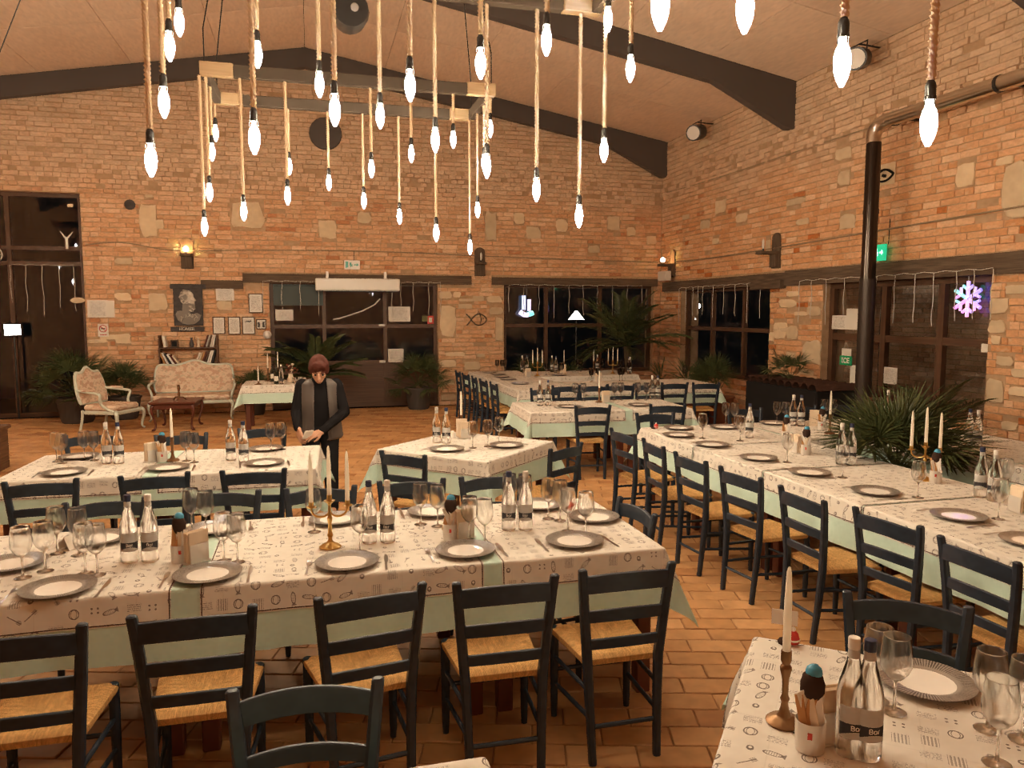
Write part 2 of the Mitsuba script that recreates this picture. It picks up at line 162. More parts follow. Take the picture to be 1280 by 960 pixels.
mat('skin', pri((.52, .29, .19), .5)); mat('sweater', dif((.016, .015, .016))); mat('vest', pri((.085, .068, .06), .5)); mat('trousers', dif((.020, .020, .022)))
mat('hair', pri((.070, .016, .009), .7, spec=.25)); mat('concrete', dif((.05, .045, .04))); mat('redwood', pri((.10, .028, .016), .35)); mat('blind', dif((.10, .12, .12)))
mat('pane', {'type': 'thindielectric', 'int_ior': 1.5}); mat('bowl', {'type': 'roughdielectric', 'int_ior': 1.5, 'alpha': .004, 'distribution': 'ggx'}); mat('glass', {'type': 'roughdielectric', 'int_ior': 1.5, 'alpha': .008, 'distribution': 'ggx'}); mat('sheet', {'type': 'thindielectric', 'int_ior': 1.5})
mat('water', {'type': 'roughdielectric', 'int_ior': 1.38, 'alpha': .008, 'distribution': 'ggx'}); mat('wire', pri((.55, .52, .47), .4)); mat('cable', dif((.30, .22, .15)))
mat('reliefdark', dif((.24, .22, .20))); mat('teal', pri((.10, .42, .36), .4)); mat('olive', dif((.16, .16, .08))); mat('stovesleeve', pri((.045, .034, .028), .42, .5)); mat('terradark', dif((.075, .042, .032))); mat('greywood', dif((.085, .066, .052)))
def em(c): return {'type': 'area', 'radiance': {'type': 'rgb', 'value': list(map(float, c))}}

# ---------------------------------------------------------------- mesh helpers
class MB:
    """A mesh put together from simple pieces: vertices, triangles, uv."""
    def __init__(s): s.v, s.f, s.uv, s.n = [], [], [], 0
    def add(s, v, f, uv=None):
        v = np.asarray(v, float); f = np.asarray(f, int)
        if f.shape[1] == 4: f = np.vstack([f[:, [0, 1, 2]], f[:, [0, 2, 3]]])
        s.v.append(v); s.f.append(f + s.n); s.n += len(v)
        s.uv.append(np.zeros((len(v), 2)) if uv is None else np.broadcast_to(np.asarray(uv, float), (len(v), 2)))
        return s
    def tm(s, m, uv=None): return s.add(m.vertices, m.faces, uv)
    def box(s, c, size, bevel=0.0, uv='grain', R=None):
        hx, hy, hz = np.asarray(size) / 2
        if bevel <= 0:
            v = np.array([[x, y, z] for x in (-hx, hx) for y in (-hy, hy) for z in (-hz, hz)])
            v = v[BOXV]; f = BOXF
        else:
            b = min(bevel, .45 * min(size)); m = hull_box(size, b); v, f = m
        if isinstance(uv, str):
            o = np.argsort(-np.asarray(size)); uvv = v[:, o[:2]] + np.asarray(c)[o[:2]] * 0 + (s.n % 97) * .37
        else: uvv = uv
        if R is not None: v = v @ np.asarray(R).T
        return s.add(v + np.asarray(c), f, uvv)
    def tube(s, pts, r, sides=8, caps=True, uv=None):
        v, f = tube(pts, r, sides, caps); return s.add(v, f, uv)
    def lathe(s, prof, seg=24, c=(0, 0, 0), uv=None):
        v, f, t = lathe(prof, seg); return s.add(v + np.asarray(c), f, t if uv is None else uv)
    def mesh(s): return np.vstack(s.v), np.vstack(s.f)
    def ply(s, m, smooth=False):
        v, f = s.mesh()
        if smooth is not False and smooth is not True:
            return mikit.ply((v, f), 'mat_' + m, smooth)
        return mikit.ply((v, f), 'mat_' + m, smooth, uv=np.vstack(s.uv))
BOXV, BOXF = [], []
for ax in range(3):
    for sg in (0, 1):
        q = []
        for a, b in ((0, 0), (1, 0), (1, 1), (0, 1)):
            i = [0, 0, 0]; i[ax] = sg; i[(ax + 1) % 3] = a; i[(ax + 2) % 3] = b
            q.append(i[0] * 4 + i[1] * 2 + i[2])
        if sg == 0: q = q[::-1]
        k = len(BOXV); BOXV += q; BOXF.append([k, k + 1, k + 2, k + 3])
BOXV, BOXF = np.array(BOXV), np.array(BOXF)
def hull_box(size, b):
    h = np.asarray(size, float) / 2
    pts = []
    for sx in (-1, 1):
        for sy in (-1, 1):
            for sz in (-1, 1):
                s = np.array([sx, sy, sz])
                for ax in range(3):
                    q = h - b; q = q.copy(); q[ax] = h[ax]
                    pts.append(s * q)
    m = trimesh.convex.convex_hull(np.array(pts))
    m.fix_normals()
    v = m.vertices[m.faces].reshape(-1, 3); return v, np.arange(len(v)).reshape(-1, 3)
def tube(pts, r, sides=8, caps=True):
    p = np.asarray(pts, float); r = np.broadcast_to(np.asarray(r, float), (len(p),))
    t = np.gradient(p, axis=0); t /= np.linalg.norm(t, axis=1, keepdims=True) + 1e-12
    a = np.cross(t[0], [0, 0, 1.0] if abs(t[0][2]) < .9 else [1.0, 0, 0]); A = []
    for k in range(len(p)):
        a = a - t[k] * (a @ t[k]); a /= np.linalg.norm(a) + 1e-12; A.append(a)
    A = np.array(A); Bn = np.cross(t, A)
    ang = np.arange(sides) * 2 * np.pi / sides
    v = (p[:, None] + r[:, None, None] * (np.cos(ang)[None, :, None] * A[:, None] + np.sin(ang)[None, :, None] * Bn[:, None])).reshape(-1, 3)
    f = []
    for i in range(len(p) - 1):
        for j in range(sides):
            j2 = (j + 1) % sides
            f += [[i * sides + j, i * sides + j2, (i + 1) * sides + j2], [i * sides + j, (i + 1) * sides + j2, (i + 1) * sides + j]]
    if caps:
        n = len(v); v = np.vstack([v, p[0], p[-1]])
        for j in range(sides):
            j2 = (j + 1) % sides
            f += [[n, j2, j], [n + 1, (len(p) - 1) * sides + j, (len(p) - 1) * sides + j2]]
    return v, np.array(f)
def lathe(prof, seg=24):
    prof = np.asarray(prof, float); n = len(prof)
    ang = np.linspace(0, 2 * np.pi, seg + 1)
    v = np.stack([prof[:, 0][:, None] * np.cos(ang), prof[:, 0][:, None] * np.sin(ang), np.repeat(prof[:, 1][:, None], seg + 1, 1)], -1).reshape(-1, 3)
    uv = np.stack([np.repeat((ang / 2 / np.pi)[None], n, 0), np.repeat(np.linspace(0, 1, n)[:, None], seg + 1, 1)], -1).reshape(-1, 2)
    f = []
    for i in range(n - 1):
        for j in range(seg):
            a, b, c, d = i * (seg + 1) + j, i * (seg + 1) + j + 1, (i + 1) * (seg + 1) + j + 1, (i + 1) * (seg + 1) + j
            if prof[i, 0] > 1e-9: f.append([a, b, c])
            if prof[i + 1, 0] > 1e-9: f.append([a, c, d])
    return v, np.array(f), uv
def poly_mesh(poly, depth): return trimesh.creation.extrude_polygon(poly, depth, engine='earcut')
def rotz(a): c, s = math.cos(a), math.sin(a); return np.array([[c, -s, 0], [s, c, 0], [0, 0, 1.0]])

# ---------------------------------------------------------------- scene entry helpers
used = {}
def new(name):
    k = used.get(name, -1) + 1; used[name] = k
    return name if k == 0 else f'{name}_{k:03d}'
def lab(key, label, cat=None, group=None, kind=None):
    d = {}
    if label: d['label'] = label
    if cat: d['category'] = cat
    if group: d['group'] = group
    if kind: d['kind'] = kind
    labels[key] = d
def part(parent, name, shape, to=None, label=None):
    key = new(parent + '__' + name)
    scene[key] = {**shape, 'to_world': to} if to is not None else dict(shape)
    if label: lab(key, label)
    return key
def thing(name, parts, to=None, label='', cat='', group=None):
    """parts: [(part name, shape dict[, label])]; '' as a name makes the thing one mesh. Sub-parts: 'shade__knob' follows a part named shade."""
    key = new(name)
    last = {}
    for q in parts:
        n, sh = q[0], q[1]
        if n == '': scene[key] = {**sh, 'to_world': to} if to is not None else dict(sh); continue
        if '__' in n:
            a, b = n.split('__'); pk = part(last[a], b, sh, to, q[2] if len(q) > 2 else None)
        else:
            pk = part(key, n, sh, to, q[2] if len(q) > 2 else None); last[n] = pk
    lab(key, label, cat, group)
    return key
def struct(name, shape, label):
    scene[name] = shape; used[name] = 0; lab(name, label, kind='structure')
ORD = ['first', 'second', 'third', 'fourth', 'fifth', 'sixth', 'seventh', 'eighth', 'ninth', 'tenth', 'eleventh', 'twelfth', 'thirteenth', 'fourteenth', 'fifteenth', 'sixteenth', 'seventeenth', 'eighteenth', 'nineteenth', 'twentieth', 'twenty-first', 'twenty-second', 'twenty-third', 'twenty-fourth', 'twenty-fifth']
def ordinals(keys_pts, text, group=None, cat=None, only=None):
    """Labels each key with its place, counted from the left of the picture."""
    o = sorted(keys_pts, key=lambda q: seen(q[1])[0])
    for i, (k, p) in enumerate(o):
        lab(k, (only if only and len(o) == 1 else text.replace('{o}', 'leftmost' if i == 0 else 'rightmost' if i == len(o) - 1 else ORD[i] + ' from left')), cat, group)
def xf(x, y, z=0, deg=0): return T().translate([float(x), float(y), float(z)]).rotate([0, 0, 1], float(deg))

# ================================================================ the room
# -- brick walls: each brick a frustum proud of the mortar
def brick_piece(u0, u1, z0, z1, d, tilt):
    b = .004
    uo = np.array([[u0, z0], [u1, z0], [u1, z1], [u0, z1]])
    ui = np.array([[u0 + b, z0 + b], [u1 - b, z0 + b], [u1 - b, z1 - b], [u0 + b, z1 - b]])
    dd = d + tilt * np.array([-1, 1, 1, -1])
    v = np.vstack([np.c_[uo, np.full(4, -.01)], np.c_[uo, dd - b], np.c_[ui, dd]])
    f = [[8, 9, 10, 11]] + [[4 + i, 4 + (i + 1) % 4, 8 + (i + 1) % 4, 8 + i] for i in range(4)] + [[i, (i + 1) % 4, 4 + (i + 1) % 4, 4 + i] for i in range(4)]
    return v, np.array(f)
def slab(mb, holes, u0, u1, z0, ztop, thick, place):
    us = sorted({u0, u1, 0.0 if u0 < 0 < u1 else u0} | {h[i] for h in holes for i in (0, 2) if u0 < h[i] < u1})
    zs = sorted({z0} | {h[i] for h in holes for i in (1, 3) if z0 < h[i]})
    for a, b in zip(us, us[1:]):
        c = (a + b) / 2
        edges = zs + [max(ztop(a), ztop(b))]
        runs = []
        for lo, hi in zip(edges, edges[1:]):
            m = (lo + hi) / 2
            if any(h[0] < c < h[2] and h[1] < m < h[3] for h in holes): continue
            if runs and abs(runs[-1][1] - lo) < 1e-9: runs[-1][1] = hi
            else: runs.append([lo, hi])
        for lo, hi in runs:
            v = np.array([[x, z, y] for x in (a, b) for z in (lo, hi) for y in (0, -thick)])
            if hi == edges[-1]:
                for r in v:
                    if r[1] == hi: r[1] = ztop(r[0])
            mb.add(place(v[BOXV]), BOXF)
def bricks(wall, place, u0, u1, ztop, holes, stones, L, Hc, grey_at, seed, stuff_label):
    r = np.random.default_rng(seed)
    pieces = []
    z, row = 0.0, 0
    while z < 7:
        u = u0 - r.uniform(0, L)
        if row % 2: u -= L / 2
        jz = r.uniform(-.003, .003)
        while u < u1:
            ln = L * (r.choice([1, 1, 1, 1, .62, .5]) if row % 3 else r.choice([1, 1, .5])) + r.uniform(-.012, .012)
            band = 4.30 < z + .35 * math.sin(u * .5 + seed) * .3 < 4.72
            if band: ln = L * .46 + r.uniform(-.01, .03)
            segs = [(max(u, u0), min(u + ln - .011, u1))]
            zt, zb = z + Hc - .011 + r.uniform(-.005, .003), z + jz
            for h in holes + stones:
                if zb < h[3] - .012 and zt > h[1] + .012:
                    out = []
                    for a, b in segs:
                        if h[0] >= b or h[2] <= a: out.append((a, b))
                        else:
                            if a < h[0] - .03: out.append((a, h[0] - .004))
                            if b > h[2] + .03: out.append((h[2] + .004, b))
                    segs = out
            for a, b in segs:
                if b - a < .035: continue
                zt2 = min(zt, ztop(a) - .01, ztop(b) - .01)
                if zt2 - zb < .03: continue
                if r.random() < (.20 if band else .012): continue
                mid = (a + b) / 2
                g = 1 / (1 + math.exp(-(zb - grey_at - .55 * (meshkit.fbm(np.array([mid * .8, zb * .8, seed * 1.0]), 3) - .5) * 2) / .16))
                zz = zb + r.uniform(-.004, .004)
                pieces.append((a, b, zz, zt2, .006 + abs(r.normal(0, .022 if band else .0065 if g < .5 else .011)), r.normal(0, .0025), r.random() if not band else r.uniform(.55, .94), g * r.uniform(.75, 1) - (.30 if wall == 'wall_right' else 0) * (1 - g)))
            u += ln
        z += Hc; row += 1
    size = []
    for q in pieces:
        p = place(np.array([[(q[0] + q[1]) / 2, (q[2] + q[3]) / 2, 0.0]]))[0]
        x, y, w = seen(p)
        size.append((q[1] - q[0]) / w if 5 < x < 1275 and 5 < y < 955 and w > 0 else -1.0)
    keep = set(np.argsort(-np.array(size))[:300].tolist())
    rest = MB()
    for i, q in enumerate(pieces):
        v, f = brick_piece(*q[:6]); v = place(v)
        if i in keep:
            part(wall, 'brick', MB().add(v, f, (q[6], q[7])).ply('brick'))
        else: rest.add(v, f, (q[6], q[7]))
    k = part(wall, 'brickwork', rest.ply('brick')); lab(k, stuff_label, kind='stuff')
def stone_piece(h, d, seed):
    r = np.random.default_rng(seed)
    a, zb, b, zt = h
    n = 14
    w, hh = (b - a) / 2, (zt - zb) / 2
    pts = []
    for i in range(n):
        t = 2 * math.pi * i / n + r.uniform(-.15, .15)
        c, s = math.cos(t), math.sin(t)
        m = max(abs(c), abs(s))
        k = r.uniform(.90, 1.10) / m
        pts.append([(a + b) / 2 + w * c * k * .97, (zb + zt) / 2 + hh * s * k * .97])
    pts = np.array(pts); inn = (pts - pts.mean(0)) * .94 + pts.mean(0)
    dz = d + r.uniform(-.003, .003, n)
    v = np.vstack([np.c_[pts, np.full(n, -.01)], np.c_[pts, dz - .006], np.c_[inn, dz], [[*pts.mean(0), d + .002]]])
    f = []
    for i in range(n):
        j = (i + 1) % n
        f += [[i, j, n + j], [i, n + j, n + i], [n + i, n + j, 2 * n + j], [n + i, 2 * n + j, 2 * n + i], [2 * n + i, 2 * n + j, 3 * n]]
    return v, np.array(f)
far = lambda v: np.c_[v[:, 0], D - v[:, 2], v[:, 1]]
rgt = lambda v: np.c_[W - v[:, 2], v[:, 0], v[:, 1]]
lft = lambda v: np.c_[XL + v[:, 2], v[:, 0], v[:, 1]]
bck = lambda v: np.c_[v[:, 0], YB + v[:, 2], v[:, 1]]

F_HOLES = [(-6.6, 0, -4.06, 4.12), (-.79, 0, 2.55, 2.56), (3.97, .62, 7.42, 2.55)]
R_HOLES = [(11.52, .7, 14.78, 2.42), (7.14, .62, 10.13, 2.40)]
F_BEAMS = [(-1.27, 2.52, 3.26, 2.70), (3.70, 2.52, 7.5, 2.68), (-2.03, 2.40, -1.27, 2.56)]
R_BEAMS = [(11.05, 2.40, 15.6, 2.60), (6.5, 2.38, 11.05, 2.62)]
fs = FARSTONES['st'] + FARSTONES['pier']; rs = RIGHTSTONES + RIGHTPIER + [RIGHTITEMS['bigpatch'][:2] + [7.05, 3.6]]
# extra flat stones in the piers, set between the bricks
for u0, u1, zz in ((2.6, 3.9, .1), (2.6, 3.9, .42)):
    for k in range(3): fs.append([u0 + .43 * k, zz, u0 + .43 * k + rnd.uniform(.25, .4), zz + rnd.uniform(.09, .16)])
for zz in (.95, 1.2, 1.62, 2.2): rs.append([10.2 + rnd.uniform(0, .8), zz, 0, zz + .09]); rs[-1][2] = rs[-1][0] + rnd.uniform(.25, .4)
for zz in (.3, .62, 1.02, 1.22, 2.15): rs.append([6.55 + rnd.uniform(0, .25), zz, 0, zz + .1]); rs[-1][2] = rs[-1][0] + rnd.uniform(.2, .3)

mb = MB(); slab(mb, F_HOLES, XL, W, 0, ceil_z, .42, far)
struct('wall_far', mb.ply('mortar'), 'far brick wall with door and windows under the gable ceiling')
mb = MB(); slab(mb, R_HOLES, YB, D, 0, lambda u: ceil_z(W), .42, rgt)
struct('wall_right', mb.ply('mortar'), 'long brick wall on the right with windows and a stove pipe')
mb = MB(); slab(mb, [], YB, D, 0, lambda u: ceil_z(W), .3, lft)
struct('wall_left', mb.ply('brick'), 'brick wall on the left, outside the picture')
mb = MB(); slab(mb, [], XL, W, 0, ceil_z, .3, bck)
struct('wall_back', mb.ply('brick'), 'brick wall behind the viewer')
bricks('wall_far', far, -5.7, W - .02, ceil_z, F_HOLES + F_BEAMS, fs, .285, .088, 4.15, 3, 'smaller bricks of the far wall in running courses')
bricks('wall_right', rgt, 5.4, D - .02, lambda u: ceil_z(W), R_HOLES + R_BEAMS, rs, .285, .088, 4.25, 5, 'smaller bricks of the right wall in running courses')
for i, h in enumerate(fs):
    v, f = stone_piece(h, .020 if h[2] - h[0] < .5 else .012, i)
    part('wall_far', 'stone', MB().add(far(v), f, (rnd.random(), .5)).ply('stone'))
for i, h in enumerate(rs):
    v, f = stone_piece(h, .022, 100 + i)
    part('wall_right', 'stone', MB().add(rgt(v), f, (rnd.random(), .5)).ply('stone'))

# -- floor: clay pavers in courses laid askew
mb = MB(); mb.box((0, (D + YB) / 2, -.06), (W - XL, D - YB, .1))
struct('floor', mb.ply('joint'), 'floor of worn clay pavers laid in slanting courses')
def floor_tiles():
    r = np.random.default_rng(21)
    A = math.radians(-16); R = rotz(A)[:2, :2]
    room = sbox(XL + .02, YB, W - .02, D - .01)
    tl, tw = .32, .16
    items = []
    for j in range(-90, 130):
        off = (j % 2) * tl / 2 + r.uniform(-.02, .02)
        for i in range(-60, 60):
            c = R @ np.array([i * tl + off, j * tw])
            if not (-5.8 < c[0] < 7.55 and .6 < c[1] < D - .15): continue
            x, y, w = seen((c[0], c[1], 0))
            if w < .5 or x < -260 or x > 1500 or y > 1300: continue
            items.append((c, r.uniform(0, 1), r.uniform(0, 1), r.normal(0, .0016), r.normal(0, .0014, 2), .5 / w if 0 < x < 1280 and 0 < y < 955 else -w))
    keep = set(np.argsort([-q[5] for q in items])[:300].tolist())
    rest = MB()
    for k, (c, a, b, dz, tilt, _) in enumerate(items):
        hx, hy, bv = tl / 2 - .004, tw / 2 - .004, .004
        o = np.array([[-hx, -hy], [hx, -hy], [hx, hy], [-hx, hy]]); q = np.array([[-hx + bv, -hy + bv], [hx - bv, -hy + bv], [hx - bv, hy - bv], [-hx + bv, hy - bv]])
        z = dz + q @ tilt * 0.5
        v = np.vstack([np.c_[o @ R.T + c, np.full(4, -.012)], np.c_[o @ R.T + c, z - .004], np.c_[q @ R.T + c, z]])
        f = [[8, 9, 10, 11]] + [[4 + i, 4 + (i + 1) % 4, 8 + (i + 1) % 4, 8 + i] for i in range(4)] + [[i, (i + 1) % 4, 4 + (i + 1) % 4, 4 + i] for i in range(4)]
        if k in keep: part('floor', 'paver', MB().add(v, f, (a, b)).ply('tile'))
        else: rest.add(v, f, (a, b))
    k = part('floor', 'paving', rest.ply('tile')); lab(k, 'clay pavers further away, laid in slanting courses', kind='stuff')
floor_tiles()

# -- ceiling: boards on two slopes, and dark rafters with haunches
mb = MB()
for s in (-1, 1):
    v = np.array([[x, y, z + ceil_z(x)] for x in (0, s * (W + .4)) for y in (YB - .3, D + .42) for z in (.02, .14)])
    mb.add(v[BOXV], BOXF)
struct('ceiling', mb.ply('oldwood'), 'brown boarded ceiling rising to a ridge')
for s in (-1, 1):
    xs = np.linspace(.0, W, 6); ys = np.arange(YB, D, 2.3)
    for i in range(5):
        for y0 in ys:
            a, b = s * (xs[i] + .004), s * (xs[i + 1] - .004); y1 = min(y0 + 2.292, D)
            v = np.array([[x, y, ceil_z(x) + z] for x in (a, b) for y in (y0 + .004, y1) for z in (0, .02)])
            part('ceiling', 'panel', MB().add(v[BOXV], BOXF, (rnd.random(), 0)).ply('ceiling'))
def rafter(y, w=.16):
    pr = []
    top = [(-W, ceil_z(W)), (0, RIDGE), (W, ceil_z(W))]
    dpt = .36
    low = [(W, ceil_z(W) - .74), (W - .12, ceil_z(W) - .74), (W - 1.45, ceil_z(W - 1.45) - dpt), (0, RIDGE - dpt), (-W + 1.45, ceil_z(W - 1.45) - dpt), (-W + .12, ceil_z(W) - .74), (-W, ceil_z(W) - .74)]
    m = poly_mesh(Polygon([(x, z - .004) for x, z in top + low]), w)
    v = np.c_[m.vertices[:, 0], y + m.vertices[:, 2] - w / 2, m.vertices[:, 1]]
    return MB().add(v, m.faces)
for i, (y, txt) in enumerate([(15.62, 'dark rafter with tapered ends against the far wall'), (11.06, 'dark rafter with tapered ends, second from the far wall'), (6.45, 'dark rafter with tapered ends nearest the viewer'), (1.7, 'dark rafter overhead, out of the picture')]):
    struct(f'trim_{i + 1}', rafter(y).ply('rafter'), txt)
def wood_beam(name, place, h, depth, label, m='oldwood'):
    v = np.array([[u, z, d] for u in (h[0], h[2]) for z in (h[1], h[3]) for d in (-.2, depth)])
    q = v[BOXV]
    return struct(name, MB().add(place(q), BOXF, np.c_[q[:, 0], q[:, 1] + q[:, 2]]).ply(m), label)
wood_beam('trim_5', far, F_BEAMS[0], .05, 'dark timber lintel over the glazed door')
wood_beam('trim_6', far, F_BEAMS[1], .05, 'dark timber lintel over the window in the far wall corner')
wood_beam('trim_7', far, F_BEAMS[2], .07, 'short timber beam end in the far wall above the framed notices')
wood_beam('trim_8', rgt, R_BEAMS[0], .05, 'dark timber lintel over the window of the right wall near the corner')
wood_beam('trim_9', rgt, R_BEAMS[1], .06, 'dark timber lintel over the large window of the right wall')
wood_beam('trim_10', rgt, RIGHTITEMS['plank'], .12, 'rough plank end sticking out above the brick pier')

# -- glazing: dark frames with panes; outside is night
def glazing(name, place, hole, ucuts, zcuts, label, fw=.075, solid=(), m='wood'):
    """ucuts, zcuts: centre lines of mullions and transoms; solid: (u0, z0, u1, z1) infill boards."""
    key = new(name); mb = MB(); u0, z0, u1, z1 = hole; dd = -.16
    def bar(a, b, c, d, dep=.07):
        v = np.array([[u, z, dd + e] for u in (a, c) for z in (b, d) for e in (-dep / 2, dep / 2)])[BOXV]
        return MB().add(place(v), BOXF, np.c_[v[:, 1] if d - b > c - a else v[:, 0], v[:, 0] if d - b > c - a else v[:, 1]]).ply(m)
    us = [u0 + fw / 2] + list(ucuts) + [u1 - fw / 2]
    scene[key] = bar(u0, z1 - fw, u1, z1); lab(key, label, kind='structure')
    part(key, 'sill', bar(u0, z0, u1, z0 + fw))
    for u in us: part(key, 'mullion', bar(u - fw / 2, z0 + fw, u + fw / 2, z1 - fw, .08))
    for i, (a, b) in enumerate(zip(us, us[1:])):
        zc = zcuts[i] if isinstance(zcuts[0], (list, tuple)) else zcuts
        for z in zc: part(key, 'transom', bar(a + fw / 2, z - fw / 2, b - fw / 2, z + fw / 2))
        edges = [z0 + fw] + [z for c in zc for z in (c - fw / 2, c + fw / 2)] + [z1 - fw]
        for lo, hi in zip(edges[::2], edges[1::2]):
            a2, b2 = a + fw / 2, b - fw / 2
            if any(s[0] <= (a2 + b2) / 2 <= s[2] and s[1] <= (lo + hi) / 2 <= s[3] for s in solid):
                part(key, 'panel', bar(a2, lo, b2, hi, .03)); continue
            v = place(np.array([[a2, lo, dd], [b2, lo, dd], [b2, hi, dd], [a2, hi, dd]]))
            part(key, 'pane', MB().add(v, [[0, 1, 2, 3]]).ply('pane'))
    return key
glazing('window_1', far, F_HOLES[0], [-5.3], [2.84, 3.12], 'tall dark glazed opening at the left end of the far wall')
glazing('door_1', far, F_HOLES[1], [.25, 1.47], [[.92, 1.66], [.92, 1.66], [.92, 1.66]], 'dark glazed door with side lights in the far wall', solid=[(.2, 0, 1.5, .93), (-.8, 0, .25, .93), (1.47, 0, 2.6, .93)])
glazing('window_2', far, F_HOLES[2], [4.95, 6.2], [1.66], 'dark window in the far wall beside the corner palm')
glazing('window_3', rgt, R_HOLES[0], [12.55, 13.7], [1.62], 'dark window of the right wall nearest the corner')
glazing('window_4', rgt, R_HOLES[1], [7.98, 8.98], [1.58], 'large dark window of the right wall behind the stove pipe', .1)
mb = MB(); mb.box((2, 17.9, -.1), (30, 3.4, .15)); mb.box((12.8, 6, -.1), (9, 20, .15))
struct('ground_outside', mb.ply('concrete'), 'dark paved yard outside the windows'); labels['ground_outside']['category'] = 'ground'

# ================================================================ pendant lamps on timber frames
def rope_mesh(length):
    n = max(6, int(length / .008)); z = -np.linspace(0, length, n); k = 9
    ang = np.arange(k) * 2 * np.pi / k
    tw = np.linspace(0, length * 92, n)
    r = .0145 + .0045 * np.cos(3 * ang)[None]
    a = ang[None] + tw[:, None]
    v = np.stack([r * np.cos(a), r * np.sin(a), np.repeat(z[:, None], k, 1)], -1).reshape(-1, 3)
    f = [[i * k + j, (i + 1) * k + j, (i + 1) * k + (j + 1) % k, i * k + (j + 1) % k] for i in range(n - 1) for j in range(k)]
    return v, np.array(f)
BP = [(0, .088), (.006, .086), (.0105, .078), (.0145, .06), (.022, .045), (.0275, .02), (.0285, -.005), (.026, -.032), (.019, -.06), (.0125, -.074), (.010, -.082), (.006, -.088), (0, -.089)]
bulb_shape = {**mikit.ply(lathe([(r * 1.12, z) for r, z in BP[::-1]], 14)[:2], None, True), 'emitter': em(BULB)}
sock_mb = MB().lathe([(0, .155), (.012, .155), (.014, .150), (.017, .145), (.020, .135), (.020, .098), (.022, .096), (.022, .084), (.016, .082), (0, .082)], 14)
for a in range(4):
    t = a * math.pi / 2
    sock_mb.tube([(.021 * math.cos(t), .021 * math.sin(t), .096), (.024 * math.cos(t), .024 * math.sin(t), .06)], .0018, 5)
socket_shape = sock_mb.ply('black', 40)
FRAMES = {1: (-.77, 4.35, 2.05, 5.42), 2: (-.89, 7.66, 1.80, 8.66), 3: (-.55, 1.4, 2.45, 2.45), 4: (-6.2, 9.2, -3.55, 10.25)}
FZ = 4.1
frame_words = {1: 'middle', 2: 'far', 3: 'nearest', 4: 'left'}
for k, (x0, y0, x1, y1) in FRAMES.items():
    parts = []
    for n, c, s in (('beam', ((x0 + x1) / 2, y0, FZ + .055), (x1 - x0 - .5, .075, .11)), ('beam', ((x0 + x1) / 2, y1, FZ + .055), (x1 - x0 - .5, .075, .11)),
                    ('beam', (x0, (y0 + y1) / 2, FZ + .055), (.075, y1 - y0 - .08, .11)), ('beam', (x1, (y0 + y1) / 2, FZ + .055), (.075, y1 - y0 - .08, .11))):
        parts.append((n, MB().box(c, s, .006).ply('greywood')))
    for x, sx in ((x0, 1), (x1, -1)):
        for y in (y0, y1):
            parts.append(('end_block', MB().box((x + sx * .105, y, FZ + .06), (.29, .085, .12), .006).ply('pine'), 'pale end block of new wood'))
            parts.append(('hanger', MB().tube([(x, y, FZ + .1), (x, y, FZ + .42), (x * .75 + .15, (y0 + y1) / 2, ceil_z(x * .75 + .15) - .02)], .006, 6).ply('black')))
    thing('lamp_frame', parts, None, {1: 'hanging timber frame carrying the middle cluster of lamps', 2: 'hanging timber frame furthest away, carrying the small far lamps', 3: 'hanging timber frame just above the picture carrying the four lamps at upper right', 4: 'hanging timber frame with lamps on the left side of the room'}[k], 'hanging frame')
lamps = {}
for i in range(7):              # the left side of the room has its own frame of lamps, beyond the picture's edge: its light reaches the far wall and the ceiling
    for e, yy in (('n', 9.2), ('f', 10.25)): BULBS.append([4, e, -6.1 + .4 * i, yy, 2.75 + .17 * ((i * 3 + (e == 'f') * 2) % 7)])
for x, z in ((-.35, 3.30), (.1, 3.45), (.55, 3.2)): BULBS.append([3, 'f', x, 2.45, z])   # the nearest frame's lamps above the picture
for fr, edge, x, y, z in BULBS:
    x0, y0, x1, y1 = FRAMES[fr]
    if edge == 'l': x = x0
    elif edge == 'r': x = x1
    elif edge == 'n': y = y0
    else: y = y1
    if fr == 3: z -= .02
    top = FZ - (z + .155)
    key = new('pendant_lamp')
    part(key, 'rope', MB().add(*rope_mesh(max(top, .03))).ply('rope', True), xf(x, y, FZ))
    part(key, 'socket', socket_shape, xf(x, y, z)); part(key, 'bulb', bulb_shape, xf(x, y, z), 'glowing elongated bulb')
    lamps.setdefault((fr, edge), []).append((key, (x, y, z)))
EDGE = {'n': 'front beam', 'f': 'back beam', 'l': 'left side beam', 'r': 'right side beam'}
for (fr, e), l in lamps.items():
    w = frame_words[fr]
    ordinals(l, f'glowing bulb on a rope, {{o}}, {EDGE[e]} of the {w} hanging frame', 'rope lamps on the hanging frames', 'pendant lamp')

